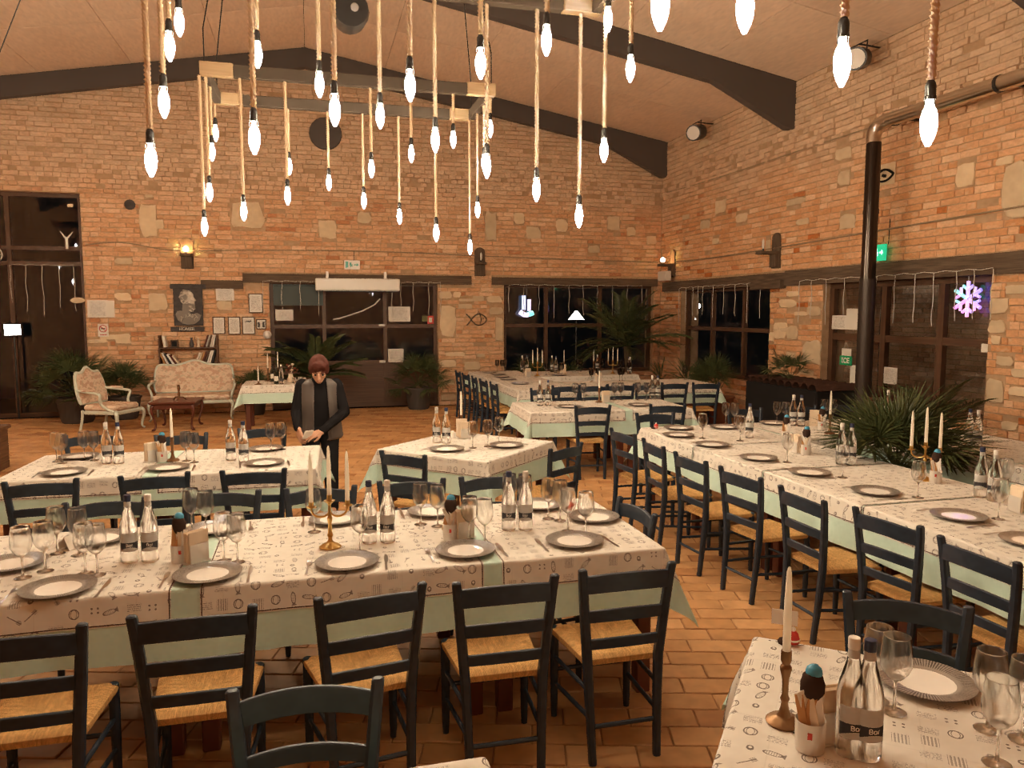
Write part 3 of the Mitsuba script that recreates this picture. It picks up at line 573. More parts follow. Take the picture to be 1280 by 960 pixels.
# ================================================================ tables and cloths
CH = .77
def drape(table, cloth, z, R, flare=.10, seed=0, drop=None):
    """A cloth lying on the table rectangle and hanging over its edges; both (x0, y0, x1, y1) in the table's own frame. Returns vertices, faces, uv."""
    tx0, ty0, tx1, ty1 = table
    def grid(c0, c1, t0, t1):
        g = {c0, c1}
        for t, s, c in ((t0, -1, c0), (t1, 1, c1)):
            if (c - t) * s > 0:
                for e in [0, R * .4, R * .8, R * 1.2, R * 1.6] + list(np.arange(R * 2.2, (c - t) * s, .028)): g.add(t + s * e)
        lo, hi = max(c0, t0), min(c1, t1)
        for e in np.linspace(lo, hi, max(3, int((hi - lo) / .05))): g.add(e)
        g = sorted(q for q in g if c0 - 1e-9 <= q <= c1 + 1e-9)
        return np.array([a for a, b in zip(g, g[1:] + [1e9]) if b - a > 1e-5])
    U, V = np.meshgrid(grid(cloth[0], cloth[2], tx0, tx1), grid(cloth[1], cloth[3], ty0, ty1), indexing='ij')
    cu, cv = np.clip(U, tx0, tx1), np.clip(V, ty0, ty1)
    ex, ey = U - cu, V - cv
    l = np.hypot(ex, ey); ll = np.maximum(l, 1e-9)
    nx, ny = ex / ll, ey / ll
    corner = np.abs(nx * ny) * 2
    s = cu + cv
    wave = .35 * (meshkit.noise(np.stack([s * 4.5, nx * 2, ny * 2 + seed], -1), seed) - .5) + .18 * (meshkit.noise(np.stack([s * 11, nx, ny], -1), seed + 9) - .5)
    fl = np.clip(flare + wave * .5 * (1 - corner) + .34 * corner ** 1.5, .02, .6)
    a = np.minimum(l / R, np.pi / 2 - np.arcsin(fl) * 1.0)
    a = np.maximum(a, 0); rest = np.maximum(l - a * R, 0)
    o = R * np.sin(a) + rest * fl; dz = R * (1 - np.cos(a)) + rest * np.sqrt(1 - fl ** 2)
    lift = .0012 * meshkit.noise(np.stack([U * 9, V * 9, U * 0 + seed], -1), seed) * (l <= 0)
    v = np.stack([cu + nx * o, cv + ny * o, z + lift - dz], -1).reshape(-1, 3)
    n, m = U.shape
    i, j = np.meshgrid(np.arange(n - 1), np.arange(m - 1), indexing='ij')
    f = np.stack([i * m + j, (i + 1) * m + j, (i + 1) * m + j + 1, i * m + j + 1], -1).reshape(-1, 4)
    return v, f, np.stack([U, V], -1).reshape(-1, 2)
def table_row(where, x0, y0, x1, y1, cuts, toppers, words, ang=0.0, origin=None, over=.30, tov=.14, seed=0, legs=True, along='x', leg_out=0.0):
    """A row of tables between x0..x1, y0..y1 (own frame, origin at its middle, turned by ang): tables, mint cloths below, printed cloths on top."""
    ox, oy = ((x0 + x1) / 2, (y0 + y1) / 2) if origin is None else origin
    hx, hy = (x1 - x0) / 2, (y1 - y0) / 2
    to = xf(ox, oy, 0, ang)
    cs = [-hx if along == 'x' else -hy] + [c - (ox if along == 'x' else oy) for c in cuts] + [hx if along == 'x' else hy]
    R = .012
    world = lambda x, y: (np.array([ox, oy, CH]) + rotz(math.radians(ang)) @ np.array([x, y, 0]))
    tks, cks = [], []
    for a, b in zip(cs, cs[1:]):
        q = (a, -hy, b, hy) if along == 'x' else (-hx, a, hx, b)
        w, h = q[2] - q[0], q[3] - q[1]; cx, cy = (q[0] + q[2]) / 2, (q[1] + q[3]) / 2
        parts = [('top', MB().box((cx, cy, CH - .022), (w - .02, h - .02, .03), .004).ply('redwood'))]
        for sx in (-1, 1):
            for sy in (-1, 1):
                parts.append(('leg', MB().box((cx + sx * (w / 2 - .075), cy + sy * (h / 2 - .075), (CH - .037) / 2), (.075, .075, CH - .037), .006).ply('redwood')))
        for sx, sy, sz in ((0, -1, (w - .16, .022, .09)), (0, 1, (w - .16, .022, .09)), (-1, 0, (.022, h - .16, .09)), (1, 0, (.022, h - .16, .09))):
            parts.append(('apron', MB().box((cx + sx * (w / 2 - .07), cy + sy * (h / 2 - .07), CH - .083), sz).ply('redwood')))
        tks.append((thing('dining_table', parts, to), world(cx, cy)))
    for k, ((a, b), (_, c)) in enumerate(zip(zip(cs, cs[1:]), tks)):
        first, last = k == 0, k == len(cs) - 2
        if along == 'x': cl = (a - (over if first else .03), -hy - over, b + (over if last else .03), hy + over); tb = (a if first else a - .3, -hy, b if last else b + .3, hy)
        else: cl = (-hx - over, a - (over if first else .03), hx + over, b + (over if last else .03)); tb = (-hx, a if first else a - .3, hx, b if last else b + .3)
        v, f, uv = drape(tb, cl, CH + .0010 * (k % 2), R + .0012 * (k % 2), seed=seed)
        cks.append((thing('tablecloth', [('', MB().add(v, f, uv).ply('mint', True))], to), c))
    ordinals(tks, f'dark red-brown wooden dining table, {{o}} of the {words}', 'tables under the cloths', 'table', f'dark red-brown wooden dining table under the {words}')
    ordinals(cks, f'mint green under-cloth, {{o}} of the {words}', 'mint under-cloths', 'tablecloth', f'mint green under-cloth hanging from the {words}')
    pks = []
    for k, (a, b) in enumerate(toppers):
        o_ = ox if along == 'x' else oy
        a, b = a - o_, b - o_
        lo, hi = cs[0], cs[-1]
        if along == 'x': cl = (a, -hy - tov, b, hy + tov)
        else: cl = (-hx - tov, a, hx + tov, b)
        tb = (-hx, -hy, hx, hy)
        du, dv = rnd.uniform(0, 9), rnd.uniform(0, 9)
        v, f, uv = drape(tb, cl, CH + .0030, R + .0050, flare=.10, seed=seed)
        pts = [('', MB().add(v, f, uv + [du, dv]).ply('print', True))]
        key = thing('printed_cloth', pts, to)
        hb = MB()
        for st in ((cl[0] + .004, cl[1] + .004, cl[2] - .004, cl[1] + .009), (cl[0] + .004, cl[3] - .009, cl[2] - .004, cl[3] - .004), (cl[0] + .004, cl[1], cl[0] + .009, cl[3]), (cl[2] - .009, cl[1], cl[2] - .004, cl[3])):
            v, f, uv = drape(tb, st, CH + .0042, R + .0065, flare=.10, seed=seed); hb.add(v, f, uv)
        part(key, 'hem', hb.ply('hem', True), to, 'thin dark hem line')
        c = ((a + b) / 2, 0) if along == 'x' else (0, (a + b) / 2)
        pks.append((key, world(*c)))
    ordinals(pks, f'cream cloth with kitchen doodles, {{o}} on the {words}', 'printed cloths', 'tablecloth', f'cream cloth printed with kitchen doodles on the {words}')
FAR_T = 'far tables by the corner window'
table_row('front', -2.62, 3.41, 1.68, 4.47, [-1.9, -.55, .80], [(-2.74, -1.97), (-1.87, -.605), (-.49, .755), (.845, 1.82)], 'long front row', seed=1)
table_row('left', -2.16, 5.90, .02, 6.92, [-1.14], [(-2.30, -1.19), (-1.09, .16)], 'standing person\'s table row', ang=-2.0, seed=2)
table_row('square', -.555, -.555, .555, .555, [], [(.62, 2.0)], 'square table in the middle of the room', ang=-45, origin=(1.32, 6.56), seed=3)
for q in []: pass
table_row('middle', 2.5, 8.46, 4.52, 9.5, [3.7], [(2.36, 3.66), (3.75, 4.66)], 'row before the far tables', ang=-3, seed=4)
table_row('right', 3.24, 2.55, 4.34, 7.10, [3.62, 4.88, 5.98], [(2.4, 3.845), (3.855, 4.905), (4.915, 5.975), (5.985, 7.24)], 'long right-hand row', seed=5, along='y')
table_row('cross', 4.35, 6.14, 5.18, 7.12, [], [(4.36, 5.17)], 'linking table behind the palm', seed=6)
table_row('window', 5.2, 3.4, 6.25, 7.12, [4.64, 5.88], [(3.26, 4.63), (4.65, 5.87), (5.89, 7.26)], 'table row along the right windows', seed=7, along='y')
table_row('limb', 3.0, 10.95, 3.98, 14.75, [12.2, 13.5], [(10.8, 12.19), (12.21, 13.49), (13.51, 14.9)], 'left arm of the far tables', seed=8, along='y')
table_row('farfront', 4.0, 11.1, 6.4, 12.2, [5.2], [(4.01, 5.19), (5.21, 6.54)], 'front row of the far tables', seed=9)
table_row('farback', 4.0, 13.25, 5.95, 14.45, [5.0], [(4.01, 4.99), (5.01, 6.09)], 'back row of the far tables', seed=10)
table_row('near', -.55, -.55, .55, .55, [], [(1.36 - .69, 1.36 + .69)], 'nearest table at lower right', ang=-39, origin=(1.54 + .777 * .55 - .629 * .55, 2.35 - .629 * .55 - .777 * .55), seed=11)
table_row('corner', -.45, 1.02, .41, 1.87, [], [(-.53, .49)], 'nearest table at the bottom edge', seed=12, tov=.08, over=.22)
table_row('service', -1.1, 12.85, -.08, 13.75, [], [(-1.2, .02)], 'small serving table by the sofa', seed=13)

# ================================================================ chairs
def rail_mesh(z0, z1, arch, half, bow, y, th=.018):
    n = 13; x = np.linspace(-1, 1, n); mb = MB()
    yy = y - bow * (1 - x ** 2)
    top = z1 + arch * (1 - x ** 2); bot = z0 + arch * .8 * (1 - x ** 2)
    V = []
    for k in range(n):
        V += [[x[k] * half, yy[k] - th / 2, bot[k]], [x[k] * half, yy[k] + th / 2, bot[k]], [x[k] * half, yy[k] + th / 2, top[k] - .003], [x[k] * half, yy[k] + th / 2 - .004, top[k]], [x[k] * half, yy[k] - th / 2 + .004, top[k]], [x[k] * half, yy[k] - th / 2, top[k] - .003]]
    f = [[k * 6 + j, k * 6 + (j + 1) % 6, (k + 1) * 6 + (j + 1) % 6, (k + 1) * 6 + j] for k in range(n - 1) for j in range(6)]
    return mb.add(V, f)
def post_mesh(s):
    zs = [0, .25, .45, .65, .80, .868, .873]; n = len(zs)
    cx = [.150, .158, .166, .184, .198, .205, .205]; cy = [-.005, .018, .03, .018, .004, -.008, -.008]
    hw = [.016, .018, .020, .020, .019, .018, .013]; hd = [.016, .019, .021, .019, .017, .016, .011]
    V = []
    for k in range(n):
        for a, b in ((-1, -.55), (-.55, -1), (.55, -1), (1, -.55), (1, .55), (.55, 1), (-.55, 1), (-1, .55)):
            V.append([s * cx[k] + a * hw[k], cy[k] + b * hd[k], zs[k]])
    f = [[k * 8 + j, k * 8 + (j + 1) % 8, (k + 1) * 8 + (j + 1) % 8, (k + 1) * 8 + j] for k in range(n - 1) for j in range(8)]
    tri = [[(n - 1) * 8, (n - 1) * 8 + j, (n - 1) * 8 + j + 1] for j in range(1, 7)]
    mb = MB().add(V, f); mb.f[-1] = np.vstack([mb.f[-1], tri]); return mb
def seat_mesh():
    n = 17; a = np.linspace(-1, 1, n); V, UV = [], []
    for j in range(n):
        for i in range(n):
            x, y = a[i], a[j]
            hw = .168 + .04 * (y + 1) / 2
            e = max(abs(x), abs(y))
            z = .455 - .010 * (1 - e) - (.012 if e > .99 else 0) + .003 * (1 if abs(abs(x) - abs(y)) < .1 else 0) * -1
            V.append([x * hw, .245 + y * .195, z]); UV.append([x * .2, y * .2])
    f = [[j * n + i, j * n + i + 1, (j + 1) * n + i + 1, (j + 1) * n + i] for j in range(n - 1) for i in range(n - 1)]
    mb = MB().add(V, f, UV)
    ring = [i for i in range(n)] + [j * n + n - 1 for j in range(1, n)] + [(n - 1) * n + i for i in range(n - 2, -1, -1)] + [j * n for j in range(n - 2, 0, -1)]
    top = np.array(V)[ring]; uvr = np.array(UV)[ring]
    c = top.mean(0); lo = top.copy(); lo[:, 2] = .418; mid = (top - [c[0], c[1], 0]) * [1.012, 1.012, 1] + [c[0], c[1], 0]; mid[:, 2] = .432
    m = len(ring); W_ = np.vstack([top, mid, lo]); F_ = []
    for k in range(m):
        k2 = (k + 1) % m
        F_ += [[m + k, m + k2, k2, k], [2 * m + k, 2 * m + k2, m + k2, m + k]]
    mb.add(W_, F_, np.vstack([uvr, uvr * 1.05, uvr * 1.1]))
    mb.add([[-.165, .052, .418], [.165, .052, .418], [.205, .438, .418], [-.205, .438, .418]], [[3, 2, 1, 0]], [[-.2, -.2], [.2, -.2], [.2, .2], [-.2, .2]])
    return mb
chair_parts = [('seat', seat_mesh().ply('straw', True), 'woven straw seat')]
for s in (-1, 1): chair_parts.append(('back_post', post_mesh(s).ply('paint', 35)))
for z0, z1, arch, half, bow, y in ((.762, .838, .016, .190, .030, -.002), (.628, .678, .012, .176, .026, .016), (.505, .548, .008, .163, .018, .024)):
    chair_parts.append(('rail', rail_mesh(z0, z1, arch, half, bow, y).ply('paint', 35)))
for s in (-1, 1):
    chair_parts.append(('front_leg', MB().lathe([(0, 0), (.014, 0), (.017, .05), (.021, .30), (.021, .445), (.016, .450), (0, .450)], 10, (s * .188, .42, 0)).ply('paint', 35)))
for p0, p1 in (((-.157, .02, .20), (-.188, .42, .17)), ((.157, .02, .20), (.188, .42, .17)), ((-.160, .02, .32), (-.188, .42, .30)), ((.160, .02, .32), (.188, .42, .30)), ((-.188, .42, .235), (.188, .42, .235)), ((-.154, .012, .16), (.154, .012, .16))):
    chair_parts.append(('stretcher', MB().tube([p0, p1], .0105, 8).ply('paint', 35)))
def chairs(l, text, group, only=None):
    ks = []
    for x, y, facing in l:
        k = thing('dining_chair', chair_parts, xf(x, y, .002, facing - 90)); ks.append((k, (x, y, .87)))
    ordinals(ks, text, group, 'chair', only)
B_ = 'dark blue ladder-back chair, '
G_ = 'ladder-back dining chairs'
chairs([(-1.0, 2.85, 90), (-.44, 2.88, 90), (.20, 2.92, 99), (.74, 2.91, 89), (1.28, 2.93, 90)], B_ + '{o}, near side of long front row', G_)
chairs([(-.04, 2.19, -94)], '', G_, 'dark blue ladder-back chair at the bottom edge, facing the viewer, cut by the picture')
chairs([(2.14, 2.30, -127)], '', G_, 'dark blue ladder-back chair at the nearest table, lower right, facing the viewer')
chairs([(-1.17, 4.74, -84), (-.54, 4.80, -96), (.03, 4.76, -92), (.60, 4.82, -92), (1.13, 4.82, -90)], B_ + '{o}, far side of long front row', G_)
chairs([(1.73, 3.86, -176)], '', G_, 'dark blue ladder-back chair at the right end of the long front row')
chairs([(-1.71, 5.43, 92), (-1.04, 5.45, 95), (-.41, 5.44, 87)], B_ + '{o}, near side of the standing person\'s row', G_)
chairs([(-1.91, 7.40, -84), (-1.14, 7.20, -82), (-.47, 7.42, -84)], B_ + '{o}, far side of the standing person\'s row', G_)
chairs([(.66, 5.80, 47), (1.97, 5.78, 124)], B_ + '{o} at the square middle table', G_)
chairs([(3.13, 8.22, 85), (4.03, 8.12, 78)], B_ + '{o}, near side of row before far tables', G_)
chairs([(3.55, 7.44, -96)], '', G_, 'dark blue ladder-back chair at the far head of the long right-hand row')
chairs([(2.72, 6.36, 8), (2.73, 5.74, -2), (2.73, 5.10, 5), (2.79, 4.51, 8), (2.82, 3.88, 1), (2.93, 3.31, 8), (2.93, 2.74, 1)], B_ + '{o}, left side of long right-hand row', G_)
chairs([(3.2, 10.3, 80), (3.62, 10.62, 86), (4.02, 10.55, 82), (4.48, 10.6, 83), (4.92, 10.55, 82), (5.38, 10.62, 84), (5.85, 10.5, 80)], B_ + '{o}, along the front of the far tables', G_)
chairs([(2.58, 13.7, 0), (2.60, 13.08, 4), (2.62, 12.45, -3), (2.64, 11.84, 2), (2.67, 11.25, 0)], B_ + '{o}, left side of the far tables', G_)
chairs([(4.7, 7.55, -92), (5.45, 7.58, -86), (6.0, 7.6, -95)], B_ + '{o}, behind the linking table', G_)

# ================================================================ tableware
TZ = CH + .0052
plate_rim = MB().lathe([(.088, .0095), (.096, .0135), (.112, .0165), (.130, .0185), (.1455, .0205), (.148, .0195), (.146, .0170), (.11, .0115), (.094, .006), (.085, .003)], 48)
plate_mid = MB().lathe([(0, .0085), (.06, .0085), (.082, .0088), (.0885, .0098), (.0885, .004), (.07, .001), (0, .001)], 40)
plate_parts = [('rim', plate_rim.ply('rim', True), 'wide silvery rim with dark dashes'), ('well', plate_mid.ply('china', 40), 'white glazed centre')]
ROW = {'front': 'the long front row', 'left': 'the standing person\'s row', 'square': 'the square middle table', 'middle': 'the row before the far tables',
       'right': 'the right-hand tables', 'far': 'the far tables', 'near': 'the nearest table'}
PW = {'front_near': 'near edge of long front row', 'front_head': 'set back at the left of the long front row', 'front_end': 'at the right end of the long front row', 'front_far': 'far edge of long front row',
      'left_near': 'near edge of the standing person\'s row', 'left_far': 'far edge of the standing person\'s row', 'square': 'on the square middle table', 'middle': 'on the row before the far tables',
      'right_near': 'left edge of long right-hand row', 'right_end': 'at the far head of the long right-hand row', 'right_far': 'beside the linking table', 'far': 'on the far tables', 'near': 'on the nearest table, lower right'}
def on_far(x, y):               # keep the far tableware on the three far tables
    x = max(x, 3.1)
    if x < 3.95: return x, min(y, 14.6)
    if y < 12.72: return min(x, 6.3), min(max(y, 11.25), 12.05)
    return min(x, 5.85), min(max(y, 13.4), 14.35)
for k, l in PLATES.items():
    ks = []
    for x, y in l:
        if k == 'far': x, y = on_far(x, y)
        ks.append((thing('plate', plate_parts, xf(x, y, TZ, rnd.uniform(0, 360))), (x, y, TZ)))
    ordinals(ks, 'white plate with silvery rim, {o}, ' + PW[k], 'place setting plates', 'plate', 'white plate with silvery rim ' + PW[k])
# wine glasses
gb = [(.0045, .098), (.012, .101), (.024, .110), (.035, .124), (.0425, .142), (.0440, .156), (.0425, .185), (.0395, .212), (.0372, .232)]
glass_parts = [('bowl', MB().lathe(gb[2:] + [(r - .0011, z) for r, z in gb[::-1][:-2]] + [gb[2]], 28).ply('bowl', True)),
               ('stem', MB().lathe([(0, 0), (.034, 0), (.0355, .0012), (.030, .003), (.012, .006), (.0055, .013), (.0042, .03), (.0040, .07), (.0055, .092), (.0075, .0975), (.0150, .1015), (.0241, .1095), (.0232, .1105), (.010, .1045), (0, .1035)], 20).ply('glass', 40)),
               ('rim', MB().tube([(.0366 * math.cos(t), .0366 * math.sin(t), .232) for t in np.linspace(0, 2 * np.pi, 25)], .0013, 6, False).ply('glass', True))]
for k, l in GLASSES.items():
    ks = []
    for x, y in l:
        if k == 'far': x, y = on_far(x, y)
        ks.append((thing('wine_glass', glass_parts, xf(x, y, TZ, rnd.uniform(0, 360))), (x, y, TZ)))
    ordinals(ks, 'clear wine glass, {o}, on ' + ROW[k], 'wine glasses', 'wine glass')
# water bottles
bot = [(0, .003), (.034, 0), (.0375, .004), (.0385, .02), (.0385, .15), (.0375, .175), (.033, .20), (.0245, .23), (.0175, .255), (.0145, .275), (.0135, .30), (.0145, .302), (.0145, .308), (0, .308)]
def arc_sheet(r, z0, z1, half, n=14, up=0.0):
    t = np.linspace(-half, half, n) - math.pi / 2
    V = np.array([[r * math.cos(a), r * math.sin(a), z] for z in (z0, z1) for a in t])
    V[n:, 2] += up * np.cos((t + math.pi / 2) / half * math.pi / 2)
    return V, np.array([[i, i + 1, n + i + 1, n + i] for i in range(n - 1)])
tx = meshkit.text_mesh('Bor', .0135, .0006, True)
_t = tx.vertices.copy(); _t[:, 0] -= _t[:, 0].mean()
_a = _t[:, 0] / .0392 - math.pi / 2; _r = .0391 + _t[:, 2]
txt_v = np.c_[_r * np.cos(_a), _r * np.sin(_a), _t[:, 1] + .082]
bottle_body = MB().lathe(bot, 28).ply('water', 40)
bottle_caps = [MB().lathe([(.0155, .291), (.0158, .292), (.0158, .318), (.0145, .321), (0, .321)], 18).ply(m, 40) for m in ('white', 'navy')]
label_top = MB().add(*arc_sheet(.0388, .092, .146, 1.15)).ply('labelgrey', True)
label_low = MB().add(*arc_sheet(.0389, .058, .100, 1.15)).ply('labeldark', True)
label_white = MB().add(*arc_sheet(.0390, .058, .062, 1.15, up=.016)).ply('labelgrey', True)
label_text = MB().add(txt_v, tx.faces).ply('white')
collar = MB().lathe([(.0160, .268), (.0156, .272), (.0146, .288), (.0142, .293)], 18).ply('labelgrey', True)
def toward_eye(x, y): return math.degrees(math.atan2(-y, -x)) + 90
for k, l in BOTTLES.items():
    ks = []
    for i, (x, y) in enumerate(l):
        if k == 'far': x, y = on_far(x, y)
        cap = i % 2 if k not in ('front', 'right') else (i + 1) % 2
        ps = [('body', bottle_body), ('cap', bottle_caps[cap], ('white', 'dark navy')[cap] + ' screw cap'), ('label', label_low, 'dark label with pale lettering'), ('label__upper_band', label_top), ('label__emblem', label_white), ('collar', collar)]
        if k in ('near', 'front', 'square'): ps.append(('label__lettering', label_text))
        ks.append((thing('water_bottle', ps, xf(x, y, TZ, toward_eye(x, y) + rnd.uniform(-12, 12) + (28 if k == 'near' else 0))), (x, y, TZ)))
    ordinals(ks, 'clear water bottle, {o}, on ' + ROW[k], 'water bottles', 'bottle')
# cutlery: fork left, knife right of the plates on the nearer rows
def fork_mesh():
    mb = MB()
    mb.add(*ribbon([(0, -.095, .003, .0055), (0, -.06, .004, .0045), (0, 0, .007, .0028), (0, .035, .006, .004), (0, .05, .004, .011), (0, .065, .004, .012)], .0022))
    for x in (-.0095, -.0032, .0032, .0095): mb.add(*ribbon([(x, .062, .004, .0022), (x, .08, .0045, .002), (x, .105, .008, .0012)], .0018))
    return mb
def knife_mesh():
    return MB().add(*ribbon([(0, -.11, .003, .0055), (0, -.02, .0035, .0045), (0, -.005, .0035, .0045), (.002, .01, .003, .0085), (.002, .07, .003, .009), (0, .105, .003, .004), (-.003, .112, .003, .001)], .0022))
def ribbon(st, th):
    V = []
    for x, y, z, w in st: V += [[x - w, y, z - th / 2], [x + w, y, z - th / 2], [x + w, y, z + th / 2], [x - w, y, z + th / 2]]
    f = [[k * 4 + j, k * 4 + (j + 1) % 4, (k + 1) * 4 + (j + 1) % 4, (k + 1) * 4 + j] for k in range(len(st) - 1) for j in range(4)] + [[3, 2, 1, 0], [len(V) - 4, len(V) - 3, len(V) - 2, len(V) - 1]]
    return np.array(V), np.array(f)
fork_s, knife_s = fork_mesh().ply('steel', 40), knife_mesh().ply('steel', 40)
CUT = {'front_near': 0, 'left_near': 0, 'right_near': -90, 'square': None, 'front_far': 180, 'near': -219 + 90 + 90, 'middle': 0}
CWORD = {'front_near': 'near edge of long front row', 'left_near': 'near edge of the standing person\'s row', 'right_near': 'left edge of long right-hand row', 'square': 'square middle table', 'front_far': 'far edge of long front row', 'near': 'nearest table, lower right', 'middle': 'row before the far tables'}
for k, a in CUT.items():
    kf, kk = [], []
    for i, (x, y) in enumerate(PLATES[k]):
        ang = a if a is not None else (-45, 45)[i]
        for s, lst, nm, sh in ((-1, kf, 'fork', fork_s), (1, kk, 'knife', knife_s)):
            if k == 'near' and nm == 'knife' and False: continue
            c = rotz(math.radians(ang)) @ np.array([s * .178, -.02, 0])
            lst.append((thing(nm, [('', sh)], xf(x + c[0], y + c[1], TZ, ang + rnd.uniform(-7, 7))), (x + c[0], y + c[1], TZ)))
    for lst, nm in ((kf, 'fork'), (kk, 'knife')):
        ordinals(lst, f'steel {nm}, {{o}}, {CWORD[k]}', 'cutlery', nm, f'steel {nm} beside the plate on the {CWORD[k]}')
# condiment cups: tin tumbler with paper sachets and a dark brush with a blue knob
def cup_parts(seed):
    r = random.Random(seed)
    ps = [('tumbler', MB().lathe([(0, .002), (.037, 0), (.038, .003), (.040, .085), (.0385, .085), (.0365, .006), (0, .006)], 26).ply('tin', 40)),
          ('tumbler__badge', MB().box((0, -.0395, .055), (.012, .003, .018)).ply('red'))]
    for i in range(6):
        a = r.uniform(-.35, .35); x, y = -.022 + .0085 * i, r.uniform(-.024, -.004)
        R = rotz(r.uniform(-.6, .6)) @ np.array([[math.cos(a), 0, math.sin(a)], [0, 1, 0], [-math.sin(a), 0, math.cos(a)]])
        ps.append(('sachet', MB().box((x, y, .100 + r.uniform(0, .02)), (.022, .0035, .11), .001, R=R).ply(('kraft', 'plain', 'kraft', 'napkin', 'plain', 'white')[i])))
    n = [(0, .125), (.008, .128), (.020, .142), (.030, .160), (.0315, .185), (.026, .205), (.018, .212), (0, .214)]
    v, f, _ = lathe(n, 22)
    v = v * [1, 1, 1] + np.c_[meshkit.noise(v * 300, 3), meshkit.noise(v * 300, 4), v[:, 0] * 0] * .003
    ps.append(('brush', MB().add(v, f).ply('bristle', True), 'dark bristle head'))
    ps.append(('brush__knob', MB().lathe([(0, .236), (.010, .234), (.019, .226), (.0225, .214), (.019, .203), (0, .200)], 20, (.004, .004, 0)).ply('blue', True), 'glossy blue knob'))
    return ps
for k, l in CUPS.items():
    ks = []
    for i, (x, y) in enumerate(l):
        ks.append((thing('condiment_cup', cup_parts(i + len(k)), xf(x, y, TZ, toward_eye(x, y))), (x, y, TZ)))
    ordinals(ks, 'tumbler with sachets and blue-knobbed brush, {o}, on ' + ROW[k], 'condiment cups', 'cup', 'tumbler with sachets and blue-knobbed brush on ' + ROW[k])
# napkin stands
def napkin_parts(seed):
    r = random.Random(seed)
    ps = [('holder', MB().box((0, 0, .004), (.12, .055, .008), .002).box((0, -.024, .05), (.10, .003, .09), .001).box((0, .024, .05), (.10, .003, .09), .001).ply('tin'))]
    for i in range(5): ps.append(('napkin', MB().box((r.uniform(-.004, .004), -.016 + .008 * i, .078 + r.uniform(-.006, .012)), (.105, .0055, .14), .002).ply('napkin')))
    return ps
for k, l in NAPKINS.items():
    ks = []
    for i, (x, y) in enumerate(l):
        if k == 'far': x, y = on_far(x, y)
        ks.append((thing('napkin_stand', napkin_parts(i), xf(x, y, TZ, {'near': toward_eye(x, y) + 38, 'right': 80}.get(k, toward_eye(x, y) + 35))), (x, y, TZ)))
    ordinals(ks, 'stand of beige napkins, {o}, on ' + ROW[k], 'napkin stands', 'napkin holder', 'stand of folded beige napkins on ' + ROW[k])
CARD_L = {'front': ['small white tent card among the glasses at the left of the front row'], 'square': ['small white name card beside the bottles on the square table', 'cream menu card standing at the back of the square table'], 'right': ['cream menu card standing on the linking table beside the candlestick'], 'far': ['cream menu card standing among the bottles on the far tables']}
for k, l in CARDS.items():
    for i, (x, y) in enumerate(l):
        if k == 'far': x, y = on_far(x, y)
        if k == 'square': x, y = [(1.22, 6.98), (1.36, 7.06)][i]
        big = k in ('right', 'far') or (k == 'square' and i == 1)
        h, w = (.17, .105) if big else (.075, .10)
        t = math.radians(14 if big else 28)
        mb = MB()
        for s in (-1, 1):
            mb.add([[-w / 2, s * h * math.sin(t), 0], [w / 2, s * h * math.sin(t), 0], [w / 2, 0, h * math.cos(t)], [-w / 2, 0, h * math.cos(t)]], [[0, 1, 2, 3]], [[0, 1], [1, 1], [1, 0], [0, 0]])
        thing('table_card', [('', mb.ply('plain' if not big else 'napkin'))], xf(x, y, TZ, toward_eye(x, y) + (40 if k == 'front' else 0)), CARD_L[k][i], 'card')
# candles
def taper(x, y, z, h, r=.0115):
    return MB().lathe([(0, 0), (r, 0), (r * .93, h * .6), (r * .62, h * .93), (r * .3, h * .985), (0, h)], 12, (x, y, z)).ply('wax', 40), MB().tube([(x, y, z + h - .002), (x, y, z + h + .010)], .001, 5).ply('wick')
def single_parts(h=.195, mt='bronze', ch=.245):
    s = h / .195
    stem = MB().lathe([(0, 0), (.050, 0), (.052, .004), (.044, .012), (.020, .022), (.013, .040), (.009, .060), (.0135, .072), (.0085, .085), (.0075 + .002, .118 * s), (.0165, .145 * s), (.0155, .152 * s), (.010, .158 * s), (.015, .168 * s), (.0145, h), (.0118, h), (.0118, h - .01), (0, h - .01)], 22)
    c, w = taper(0, 0, h - .008, ch)
    return [('stick', stem.ply(mt, 40), None), ('candle', c, 'white taper candle'), ('candle__wick', w)]
def candelabra_parts(s=1.0, ch=.26):
    ps = [('stem', MB().lathe([(0, 0), (.052, 0), (.055, .005), (.042, .014), (.022, .024), (.012, .034), (.009, .05), (.016, .062), (.010, .074), (.008, .12), (.014, .15), (.008, .16), (.007, .215), (.012, .225), (.027, .236), (.028, .240), (.013, .242), (.0135, .268), (.0118, .268), (.0118, .258), (0, .258)], 22).ply('brass', 40))]
    for sx in (-1, 1):
        arm = [(sx * x, 0, z) for x, z in ((.006, .175), (.03, .158), (.06, .16), (.082, .178), (.088, .205))]
        ps.append(('arm', MB().tube(smooth_path(arm), .0052, 8).lathe([(.003, .203), (.024, .208), (.025, .212), (.012, .214), (.0135, .236), (.0118, .236), (.0118, .226), (0, .226)], 18, (sx * .088, 0, 0)).ply('brass', 40)))
    for x, z in ((-.088, .226), (0, .258), (.088, .226)):
        c, w = taper(x, 0, z, ch); ps += [('candle', c, 'white taper candle'), ('candle__wick', w)]
    return ps
def smooth_path(p, n=14):
    from scipy.interpolate import make_interp_spline
    p = np.asarray(p, float); t = np.linspace(0, 1, len(p)); return make_interp_spline(t, p, k=min(3, len(p) - 1))(np.linspace(0, 1, n))
CA_L = ['three-armed brass candelabrum with white tapers on the front row of tables', 'three-armed brass candelabrum with white tapers on the long right-hand row', 'three-armed candelabrum at the left of the far tables', 'three-armed candelabrum at the right of the far tables']
